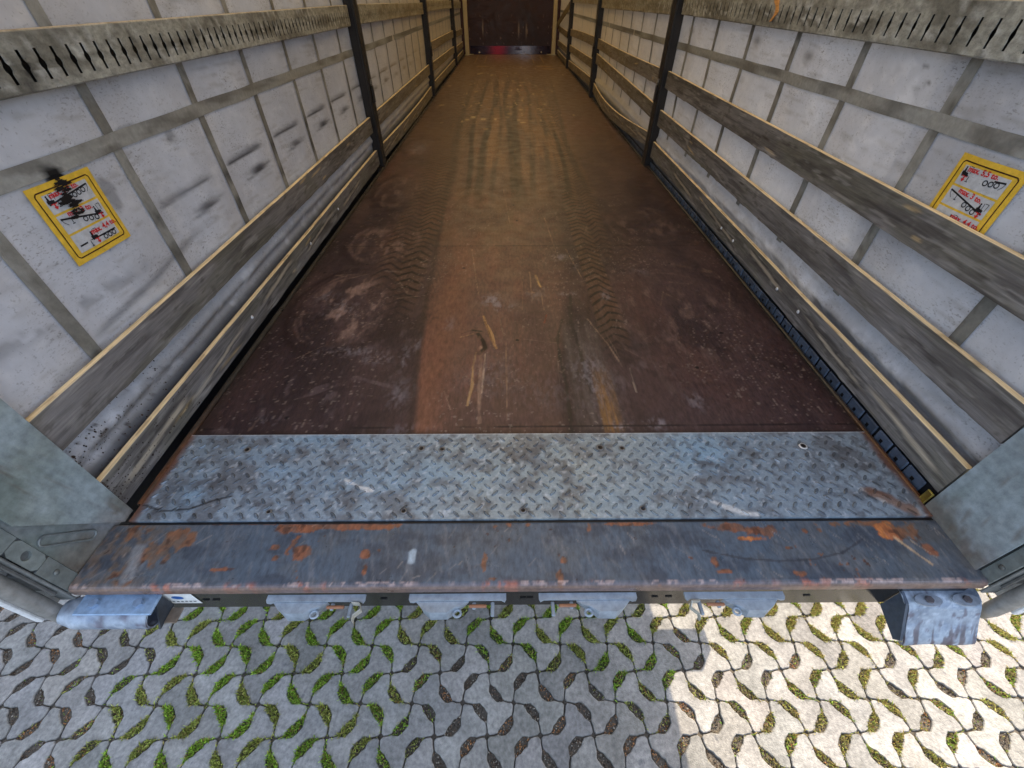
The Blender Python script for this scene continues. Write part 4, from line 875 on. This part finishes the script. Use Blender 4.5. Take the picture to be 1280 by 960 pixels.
# right: flat folded flap
X0, X1 = 1.066, 1.275; pr = [(.462, -.072), (.445, -.074), (.430, -.080), (.416, -.094), (.404, -.112), (.390, -.134), (.372, -.158), (.356, -.180), (.352, -.190), (.358, -.198)]
xsb = np.linspace(X0, X1, 60); ta = np.array(pr)
prf = np.stack([np.interp(np.linspace(0, 9, 46), np.arange(10), ta[:, k]) for k in (0, 1)], 1)
A, B = np.meshgrid(np.arange(60), np.arange(46), indexing='ij')
V = np.stack([xsb[A]-.012*(B < 12)*(A < 1), prf[B, 0]+.0015*np.sin(xsb[A]*40), prf[B, 1]], -1).reshape(-1, 3); Vb = V.copy(); Vb[:, 1] += .006
F = gridf(60, 46, 0, True).tolist()+gridf(60, 46, len(V)).tolist()+[(i, i+1, len(V)+i+1, len(V)+i) for i in range(45)]+[(59*46+i, len(V)+59*46+i, len(V)+59*46+i+1, 59*46+i+1) for i in range(45)]+[(i*46+45, (i+1)*46+45, len(V)+(i+1)*46+45, len(V)+i*46+45) for i in range(59)]
VV = np.vstack([V, Vb]); c = bcol(VV); c = mixc(c, lin((84, 70, 74)), ss(.5, .62, fbm(VV[:, 0]*60, VV[:, 2]*16, 57))*ss(-.11, -.16, VV[:, 2])*.8)
br = pmesh('corner_buffer', VV, F, c, M['galv'], smooth=True); br['label'] = 'flat folded blue-grey steel buffer flap'
m_ = MB(); m_.prism([(.454, -.07), (.425, -.08), (.404, -.112), (.360, -.178), (.37, -.20), (.454, -.17)], 1.056, 1.064, lin((72, 80, 92)), 'x'); part(m_, 'side_cheek', M['galv'], br)
for xx in (1.115, 1.222):
    m_ = MB(); ov = [(xx+math.cos(a)*.038, .430+math.sin(a)*.017) for a in np.arange(16)*math.pi/8]; m_.prism(ov, -.0715, -.0675, lin((150, 158, 168))); m_.tube([(xx, .43, -.0675), (xx, .43, -.060)], .010, lin((96, 90, 92)), 6); part(m_, 'mounting_ear', M['galv'], br)

# ---- latches along the rear beam
def latch(x0, x1, flip, hook):
    W_ = x1-x0; zt = -.040
    def U(u): return x0+W_*(u if not flip else 1-u)
    def poly(pts, z0, z1, mb, c):
        P = [(U(u), y) for u, y in pts]; P = P if not flip else P[::-1]; mb.prism(P[::-1], z0, z1, c)
    zb = lin((150, 160, 170)); m_ = MB()
    # top flange: long bar with rounded ends
    poly([(0, .446), (-.0, .432), (.015, .425), (.05, .424), (.10, .4285), (.95, .4285), (.985, .424), (1.0, .431), (1.0, .446)], zt-.006, zt, m_, zb)
    root = part(m_, 'door_latch', M['galv'])
    root['label'] = 'galvanised latch on the rear beam'
    m_ = MB()    # boat shaped handle body, sloping side
    up = [(.07, .428), (.62, .428), (.56, .418), (.47, .412), (.40, .400), (.22, .400), (.14, .410)]
    lo_ = [(.10, .434), (.60, .434), (.56, .424), (.48, .409), (.40, .3925), (.23, .3915), (.15, .408)]
    n = len(up); V = [(U(u), y, zt-.0062) for u, y in up]+[(U(u), y, zt-.038) for u, y in lo_]
    F = [tuple(range(n)), tuple(range(n, 2*n))[::-1]]+[(i, n+i, n+(i+1) % n, (i+1) % n) for i in range(n)]
    if flip: F = [f_[::-1] for f_ in F]
    V = np.array(V); cc = np.tile(zb, (2*n, 1)); cc[n:] *= .75; m_.add(V, F, cc); part(m_, 'latch_handle', M['galv'], root)
    m_ = MB()    # ring
    cx_ = U(.50); m_.tube([(cx_+math.cos(a)*.010, .402+math.sin(a)*.009, zt-.020) for a in np.arange(13)*math.pi/6], .0035, zb, 8, False); part(m_, 'latch_ring', M['galv'], root, True)
    m_ = MB()
    for u, l in ((.67, .018), (.86, .036)):
        a, b = sorted((U(u-.018), U(u+.018))); m_.box((a, .4275-l, zt-.018), (b, .428, zt-.010), zb*.8, .002)
    a, b = sorted((U(.62), U(.80))); m_.box((a, .412, zt-.012), (b, .420, zt-.004), lin((150, 104, 76)), .002)
    part(m_, 'latch_lug', M['galv'], root)
    if hook:
        m_ = MB(); c_ = U(.92); s = 1 if not flip else -1
        pts = [(c_-s*.012, .424, zt-.002), (c_+s*.012, .4205, zt+.004), (c_+s*.016, .408, zt-.004), (c_-s*.004, .396, zt-.012), (c_-s*.006, .384, zt-.020)]
        V = []
        for p in pts: V += [(p[0], p[1], p[2]-.009), (p[0], p[1], p[2]+.009), (p[0]+.002, p[1]-.003, p[2]+.009), (p[0]+.002, p[1]-.003, p[2]-.009)]
        F = [(4*k+i, 4*k+(i+1) % 4, 4*k+4+(i+1) % 4, 4*k+4+i) for k in range(len(pts)-1) for i in range(4)]+[(0, 3, 2, 1), tuple(4*len(pts)-4+i for i in range(4))]
        m_.add(V, F, lin((176, 172, 160))); part(m_, 'latch_hook', M['galv'], root)
latch(-.725, -.455, False, True); latch(-.335, -.068, False, False); latch(.022, .292, True, False); latch(.425, .700, True, True)

# ---- unseen running gear: underrun bar added to cast the stepped ground shadow, chassis
m_ = MB(); m_.box((-1.2, 1.00, -.70), (1.25, 1.10, -.58), lin((150, 150, 148)), .008)
for xx in (-.5, .5): m_.box((xx-.04, 1.02, -.58), (xx+.04, 1.08, -.17), lin((60, 60, 62)), .004)
part(m_, 'underrun_shadow_bar', M['galv'])
m_ = MB()
for xx in (-.5, .5): m_.box((xx-.06, 1.2, -.55), (xx+.06, YF-.4, -.17), lin((50, 50, 54)), .004)
part(m_, 'unseen_chassis_beam', M['post'])
m_ = MB(); m_.box((-1.2, .95, -.165), (1.2, YF, -.032), lin((44, 42, 42))); part(m_, 'floor_bearer', M['post'])

# ================================================================== LOOSE BOARDS standing in the post pockets
def board(sd, y0, y1, za, zb_, h, seed, label, bow=0., sag=0., edge=True, xin=1.246, grp='wooden side boards held between the trailer posts', base=(120, 116, 115), thick=.021):
    ny = max(24, int((y1-y0)*(90 if y0 < 2 else 30 if y0 < 5 else 12))); nz = 22
    t = np.linspace(0, 1, ny); yy = y0+(y1-y0)*t; zc = za+(zb_-za)*t + sag*np.sin(t*math.pi); xb = xin-bow*np.sin(t*math.pi)+.0025*(fbm(yy*2, yy*0, seed)-.5)
    # section: front face bottom->top, chamfer, top, back
    v = np.linspace(0, 1, nz)
    sec = [(0, a, 0) for a in v]+[(.0015, 1.0, .0015), (thick*.5, 1.0, .0015), (thick-.0015, 1.0, .0015), (thick, 1, 0), (thick, 0, 0)]
    ns_ = len(sec); T_, S_ = np.meshgrid(np.arange(ny), np.arange(ns_), indexing='ij'); sa = np.array(sec)
    chip = .004*ss(.55, .8, fbm(yy*7, yy*0+seed, seed+2))
    zz = zc[T_]+sa[S_, 1]*h+sa[S_, 2]-chip[T_]*(sa[S_, 1] == 0)
    X_ = sd*(xb[T_]+sa[S_, 0]); Yv = yy[T_]
    V = np.stack([X_, Yv, zz], -1).reshape(-1, 3)
    F = gridf(ny, ns_, 0, sd > 0).tolist()
    last = [(i*ns_+ns_-1, i*ns_, (i+1)*ns_, (i+1)*ns_+ns_-1) for i in range(ny-1)]; F += last if sd < 0 else [q[::-1] for q in last]
    F += [tuple(range(ns_)), tuple((ny-1)*ns_+k for k in range(ns_))[::-1]]
    hh = sa[S_, 1]*h
    n = fbm(Yv*2.2, hh*18, seed+5); g = fbm(Yv*5, hh*120, seed+6); k = fbm(Yv*18, hh*40, seed+7)
    c = np.broadcast_to(lin(base), Yv.shape+(3,)).copy()
    c = mixc(c, lin((88, 83, 79)), ss(.42, .66, n)*.8); c = mixc(c, lin((142, 137, 131)), ss(.5, .75, k)*.35)
    c = mixc(c, lin((62, 56, 54)), ss(.64, .76, k)*.5)
    c = mixc(c, lin((102, 99, 86)), ss(.5, .7, fbm(Yv*3, hh*9, seed+9))*.5)
    rs = np.random.default_rng(seed)
    for _ in range(int((y1-y0)*2.2)):      # split-out patches and knots
        py_, pz_ = rs.uniform(y0, y1), rs.uniform(.15, .9)*h; ln = rs.uniform(.02, .11); tl = rs.uniform(-.12, .12)
        d = np.hypot((Yv-py_)/ln, (hh-pz_-tl*(Yv-py_))/.007); c = mixc(c, lin((186, 162, 122) if rs.random() < .5 else (60, 52, 46)), ss(1.2, .5, d)*.75)
    if seed in (103, 136, 109, 145):      # long split-out slivers on the lowest boards
        for py_, pz_, ln, w_ in [(y0+.22, .055, .20, .012), (y0+.62, .05, .25, .007), (y0+1.25, .075, .22, .010), (y0+1.9, .06, .3, .008), (y0+2.6, .05, .28, .010)]:
            d = np.abs(hh-pz_-.06*(Yv-py_)+.012*(fbm(Yv*12, hh*30, seed+4)-.5))/w_; e_ = ss(1.1, .4, d)*ss(ln, ln*.6, np.abs(Yv-py_))
            c = mixc(c, lin((176, 164, 146)), e_*.8); c = mixc(c, lin((48, 42, 40)), ss(1.5, 1.1, np.abs(d-1.5)*3)*ss(ln, ln*.6, np.abs(Yv-py_))*.5)
    cr_ = fbm(Yv*4, hh*60, seed+13, 3); c = mixc(c, lin((60, 55, 56)), ss(.56, .72, cr_)*.5); c = mixc(c, lin((164, 160, 156)), ss(.64, .76, fbm(Yv*7, hh*60, seed+15, 3))*.4)
    if edge:
        top = (sa[S_, 1] >= 1) & (S_ >= nz) & (S_ <= nz+3)
        e = np.broadcast_to(lin((236, 212, 168)), Yv.shape+(3,)); e = mixc(e, lin((150, 122, 86)), ss(.6, .75, fbm(Yv*9, S_*1.0, seed+11))*.6); c = np.where(top[..., None], e, c)
    c = mixc(c, lin((150, 128, 84)), ss(3, 7.5, Yv)*.35)
    o = mesh('wooden_board', V, F, c.reshape(-1, 3), M['wood'], None, (sd*xin, y0, 0)); o.location = (sd*xin, y0, D)
    tag(o, label, 'board', grp); return o
bays = {-1: [(.695, 4.19), (4.31, 7.87), (7.99, 11.79), (11.91, 14.15)], 1: [(.69, 4.21), (4.33, 7.80), (7.92, 11.36), (11.48, 14.15)]}
bn = ['bay nearest the viewer', 'second bay from the rear', 'third bay from the rear', 'bay beside the dark headboard']
def bd(sd, b, lvl, za, zb_, h, seed, extra='', **k):
    side = 'left' if sd < 0 else 'right'; y0, y1 = bays[sd][b]
    board(sd, y0, y1, za, zb_, h, seed, f'{extra} {lvl} board on the {side} wall, {bn[b]}'.strip(), **k)
bd(-1, 0, 'upper', .283, .288, .113, 100, 'grey weathered'); bd(-1, 0, 'lowest', .022, .030, .116, 103, 'splintered grey', xin=1.243)
bd(-1, 1, 'upper', .292, .292, .112, 106, 'scuffed'); bd(-1, 1, 'lowest', .030, .022, .112, 109, 'split', sag=-.012, bow=.012)
bd(-1, 2, 'highest', .535, .50, .112, 112, 'brown'); bd(-1, 2, 'middle', .285, .235, .112, 115, 'brown'); bd(-1, 2, 'lowest', .045, .02, .105, 118, 'brown')
bd(-1, 3, 'highest', .47, .43, .11, 121, 'short dark'); bd(-1, 3, 'middle', .20, .17, .11, 124, 'short dark'); bd(-1, 3, 'lowest', .02, .02, .09, 127, 'short dark')
bd(1, 0, 'highest', .565, .605, .112, 130, 'dark grey stained'); bd(1, 0, 'middle', .300, .337, .112, 133, 'grey grainy'); bd(1, 0, 'lowest', .066, .088, .118, 136, 'splintered grey', xin=1.244)
bd(1, 1, 'highest', .60, .60, .112, 139, 'brown', sag=-.01); bd(1, 1, 'middle', .345, .43, .112, 142, 'tilted brown'); bd(1, 1, 'lowest', .135, .08, .108, 145, 'inward bowed grey', bow=.06, sag=-.045)
bd(1, 2, 'highest', .60, .545, .112, 148, 'brown', sag=.01); bd(1, 2, 'middle', .335, .29, .112, 151, 'brown'); bd(1, 2, 'lowest', .105, .03, .112, 154, 'brown')
bd(1, 3, 'highest', .47, .49, .11, 157, 'short dark'); bd(1, 3, 'middle', .22, .2, .11, 160, 'short dark'); bd(1, 3, 'lowest', .02, .02, .09, 163, 'short dark')
board(1, 11.55, 14.1, .96, .56, .11, 166, 'dark board sloping down to the headboard on the right wall', edge=False, xin=1.20, base=(96, 84, 60))
# rivet heads and torn holes on the two nearest low boards
def nail(x, y, z, sd, parent, k):
    m_ = MB(); m_.tube([(x, y, z), (x-sd*.004, y, z)], [.009, .006], lin((205, 205, 210)), 9); o = m_.build('rivet', M['galv'], parent)
    return o
for o in list(COL.objects):
    if o.name.startswith('wooden_board') and 'lowest' in o['label'] and bn[0] in o['label']:
        sd = -1 if 'left' in o['label'] else 1
        for y in ((1.62, 2.4, 2.95) if sd < 0 else (1.58, 1.78, 2.32, 2.5)):
            nail(0-sd*.001, y-o.location.y, .085 if sd < 0 else .13, sd, o, 0)

# ---- slotted metal rails (lashing slats)
def rail(sd, y0, y1, za, zb_, pitch, seed, label, slots=True, h=.12, ph=0., xin=1.243):
    hw = [(0, .0052), (.30, .0052), (.36, .0066), (.43, .0100), (.57, .0100), (.64, .0066), (.70, .0052), (1, .0052)] if sd < 0 else [(0, .0044), (.27, .0044), (.37, .006), (.44, .0074), (.56, .0074), (.63, .006), (.73, .0044), (1, .0044)]
    s0, s1 = .021, .084; n = int((y1-y0)/pitch); st = [0.0, .004, .010, s0-.003]; V = []; F = []
    zs = [s0+(s1-s0)*a for a, _ in hw]; ws = [w_ for _, w_ in hw]
    def vtx(x, y, z):
        zz = za+(zb_-za)*(y-y0)/(y1-y0)+z; V.append((sd*(xin+x), y, zz)); return len(V)-1
    def rib(z): return .0022*math.exp(-((z-.018)/.004)**2)*-1 - .002*math.exp(-((z-.098)/.004)**2)
    for k in range(n):
        ya = y0+k*pitch; yb_ = ya+pitch; c = (ya+yb_)/2
        for q in range(1):
            cols_l = [vtx(0, ya, z) for z in zs]; sl_ = [vtx(0, c-w_, z) for z, w_ in zip(zs, ws)]; sr_ = [vtx(0, c+w_, z) for z, w_ in zip(zs, ws)]; cr_ = [vtx(0, yb_, z) for z in zs]
            if not slots:
                pass
            il = [vtx(.0016, c-w_, z) for z, w_ in zip(zs, ws)]; ir = [vtx(.0016, c+w_, z) for z, w_ in zip(zs, ws)]
            for i in range(len(zs)-1):
                F.append((cols_l[i], sl_[i], sl_[i+1], cols_l[i+1])); F.append((sr_[i], cr_[i], cr_[i+1], sr_[i+1]))
                F.append((sl_[i], il[i], il[i+1], sl_[i+1])); F.append((sr_[i], sr_[i+1], ir[i+1], ir[i]))
            b0 = [vtx(0, ya, .0035), vtx(0, c-ws[0], .0035), vtx(0, c+ws[0], .0035), vtx(0, yb_, .0035)]
            F += [(b0[0], b0[1], sl_[0], cols_l[0]), (b0[1], b0[2], sr_[0], sl_[0]), (b0[2], b0[3], cr_[0], sr_[0])]
            t0 = [vtx(0, ya, h-.0035), vtx(0, c-ws[-1], h-.0035), vtx(0, c+ws[-1], h-.0035), vtx(0, yb_, h-.0035)]
            F += [(cols_l[-1], sl_[-1], t0[1], t0[0]), (sl_[-1], sr_[-1], t0[2], t0[1]), (sr_[-1], cr_[-1], t0[3], t0[2])]
            # rounded top and bottom into the back
            prev = (t0[0], t0[3])
            for dx, dz in ((.003, h), (.024, h), (.027, h-.004), (.027, .004), (.024, 0), (.003, 0)):
                cur = (vtx(dx, ya, dz), vtx(dx, yb_, dz)); F.append((prev[0], prev[1], cur[1], cur[0])); prev = cur
            F.append((prev[0], prev[1], b0[3], b0[0]))
    V = np.array(V); hz = V[:, 2]-za
    m1 = fbm(V[:, 1]*5, V[:, 2]*22, seed); m2 = fbm(V[:, 1]*34, V[:, 2]*60, seed+1); m3 = fbm(V[:, 1]*45, V[:, 2]*45, seed+3)
    c = np.broadcast_to(lin((158, 158, 150)), (len(V), 3)).copy(); c = mixc(c, lin((104, 102, 94)), ss(.42, .62, m1)*.8); c = mixc(c, lin((190, 192, 190)), ss(.60, .72, m2)*(.6 if sd < 0 else .8)); c = mixc(c, lin((64, 60, 56)), ss(.66, .76, m3)*.5)
    topm = V[:, 0]*sd > xin+.0025
    c = mixc(c, lin((196, 176, 146)), topm*(hz > .11)*.75); c = mixc(c, lin((150, 130, 88)), ss(2.6, 6.5, V[:, 1])*.45)
    if sd < 0: c = mixc(c, lin((30, 28, 34)), np.exp(-((V[:, 1]-1.29-.6*(hz-.05))/.02)**2)*(hz < .06)*ss(.3, .5, m2)*.8)
    inner = np.zeros(len(V), bool)
    F = [f_[::-1] for f_ in F] if sd < 0 else F
    o = mesh('slotted_rail', V, F, c, M['slat'], None, (sd*xin, y0, 0)); o.location = (sd*xin, y0, D)
    tag(o, label, 'rail', 'slotted metal rails on the side walls')
    # dark sheet added in place of the shade seen through the slots
    m_ = MB(); x0, x1 = sorted((sd*.0185, sd*.0215)); L_ = (y1-y0)-.02
    m_.add([(sd*.02, .01, za+.012), (sd*.02, L_, zb_+.012), (sd*.02, L_, zb_+h-.012), (sd*.02, .01, za+h-.012)], [(0, 1, 2, 3)], lin((26, 25, 24)))
    m_.build('slot_shade_sheet', M['post'], o)
    return o
rail(-1, .70, 4.19, .988, .998, .0515, 200, 'slotted zinc rail nearest the viewer on the left wall, dark keyhole slots')
rail(-1, 4.31, 7.87, 1.0, .975, .055, 205, 'slotted rail on the left wall in the second bay from the rear')
rail(-1, 7.99, 11.79, 1.0, .97, .055, 210, 'slotted rail on the left wall in the third bay from the rear')
rail(-1, 11.91, 14.15, .97, .93, .055, 215, 'slotted rail on the left wall beside the headboard')
rail(1, .70, 4.21, 1.036, 1.064, .0597, 220, 'white-scraped slotted rail nearest the viewer on the right wall')
rail(1, 4.33, 7.80, 1.055, 1.04, .055, 225, 'slotted rail on the right wall in the second bay from the rear')
rail(1, 7.92, 11.36, 1.07, 1.06, .055, 230, 'slotted rail on the right wall in the third bay from the rear')
# ---- torn splinter hanging on the right rail, dry leaves and wood chips
m_ = MB(); r_ = np.random.default_rng(2); V = []
N_ = 14
for k in range(N_):
    t = k/(N_-1); y = 2.70+.02*math.sin(t*7); z = 1.19-.115*t; wd = (.022*(1-t)+.006)*r_.uniform(.7, 1.25)
    V += [(1.236, y-wd, z), (1.236, y+wd, z), (1.2415, y+wd, z), (1.2415, y-wd, z)]
F = [(4*k+i, 4*k+(i+1) % 4, 4*k+4+(i+1) % 4, 4*k+4+i) for k in range(N_-1) for i in range(4)]+[(0, 3, 2, 1), tuple(4*N_-4+i for i in range(4))]
m_.add(V, F, lin((214, 152, 88))); o = m_.build('wood_splinter', M['wood'], None, (1.236, 2.70, 1.15)); o.location = (1.236, 2.70, 1.15+D)
tag(o, 'fresh orange wood splinter hanging over the slotted rail on the right wall', 'splinter')
def dry_leaf(x, y, z, s, seed, label, col, name='dry_leaf', cat='leaf', grp='dry leaves caught beside the right floor edge'):
    r_ = np.random.default_rng(seed); n = 14; a0 = r_.uniform(0, 6.28); V = [(0, 0, s*.10)]
    for i in range(n):
        a = i*2*math.pi/n; rr = s*(.65+.5*abs(math.cos(a*2.5)))*r_.uniform(.8, 1.1); V.append((math.cos(a+a0)*rr, math.sin(a+a0)*rr*.7, s*.4*math.sin(a*2)*.6))
    V2 = [(v[0], v[1], v[2]-.0012) for v in V]; F = [(0, i+1, (i+1) % n+1) for i in range(n)]+[(n+1, n+1+(i+1) % n+1, n+1+i+1) for i in range(n)]+[(i+1, n+2+i, n+2+(i+1) % n, (i+1) % n+1) for i in range(n)]
    c = np.tile(lin(col), (len(V)*2, 1))*r_.uniform(.75, 1.15, (len(V)*2, 1))
    o = mesh(name, V+V2, F, c, M['leaf']); o.location = (x, y, z+D); o.rotation_euler = (r_.uniform(-.2, .2), r_.uniform(-.7, -.3), 0); tag(o, label, cat, grp)
dry_leaf(1.258, 2.85, -.012, .024, 1, 'bright orange dry leaf in the right gap, farthest from the viewer', (225, 140, 50))
dry_leaf(1.262, 2.66, -.014, .020, 2, 'rust brown dry leaf next to the bright orange one', (170, 96, 54))
dry_leaf(1.260, 2.25, -.012, .019, 3, 'pinkish brown curled leaf in the right gap, nearest to the viewer', (190, 118, 84))
r_ = np.random.default_rng(31)
lab = {0: 'pale wood chip on the brown floor, near the hooked black gouge'}
m_ = MB(); P = [(-.006, -.065), (.004, -.05), (.012, -.01), (.010, .03), (.002, .062), (-.004, .03), (-.008, -.02)]
ca, sa = math.cos(.28), math.sin(.28)
m_.prism([((a*.7)*ca-b*1.3*sa, (a*.7)*sa+b*1.3*ca) for a, b in P], .001, .004, lin((178, 138, 92))); o = m_.build('wood_splinter', M['wood']); o.location = (-.142, 1.60, D); tag(o, 'long pale wood splinter lying in the middle of the brown floor', 'splinter')

# ---- mud spattered over the rear left corner: little discs of dried mud
def spatter(parent, fn, seed, n, name):
    r_ = np.random.default_rng(seed); m_ = MB()
    for q in range(n):
        a, b = r_.random(), r_.random(); rr = r_.uniform(.0008, .0030)*(1.6 if r_.random() < .12 else 1); k = 8
        V = [fn(a, b, math.cos(t)*rr*r_.uniform(.7, 1.1), math.sin(t)*rr*r_.uniform(.7, 1.1), q) for t in np.arange(k)*2*math.pi/k]
        m_.add(V, [tuple(range(k))], lin((62, 52, 48))*r_.uniform(.6, 1.5))
    o_ = m_.build(name, M['soil'], parent); o_['kind'] = 'stuff'; return o_
for o in list(COL.objects):
    if o.name == 'curtain':
        def fn(a, b, dy, dz, q):
            y, z = .70+.42*a*a+dy, .13+.15*b+dz; return (-(float(cur_x(np.array([y]), np.array([z]), -1)[0])-.003-.00001*q), y, z)
        spatter(o, fn, 5, 170, 'mud_spatter')
    if o.name.startswith('wooden_board') and 'left' in o['label'] and 'lowest' in o['label'] and bn[0] in o['label']:
        def fn2(a, b, dy, dz, q): return (.0022+.00001*q, .0+.45*a*a+dy, .03+.105*b+dz)
        spatter(o, fn2, 6, 130, 'mud_spatter')
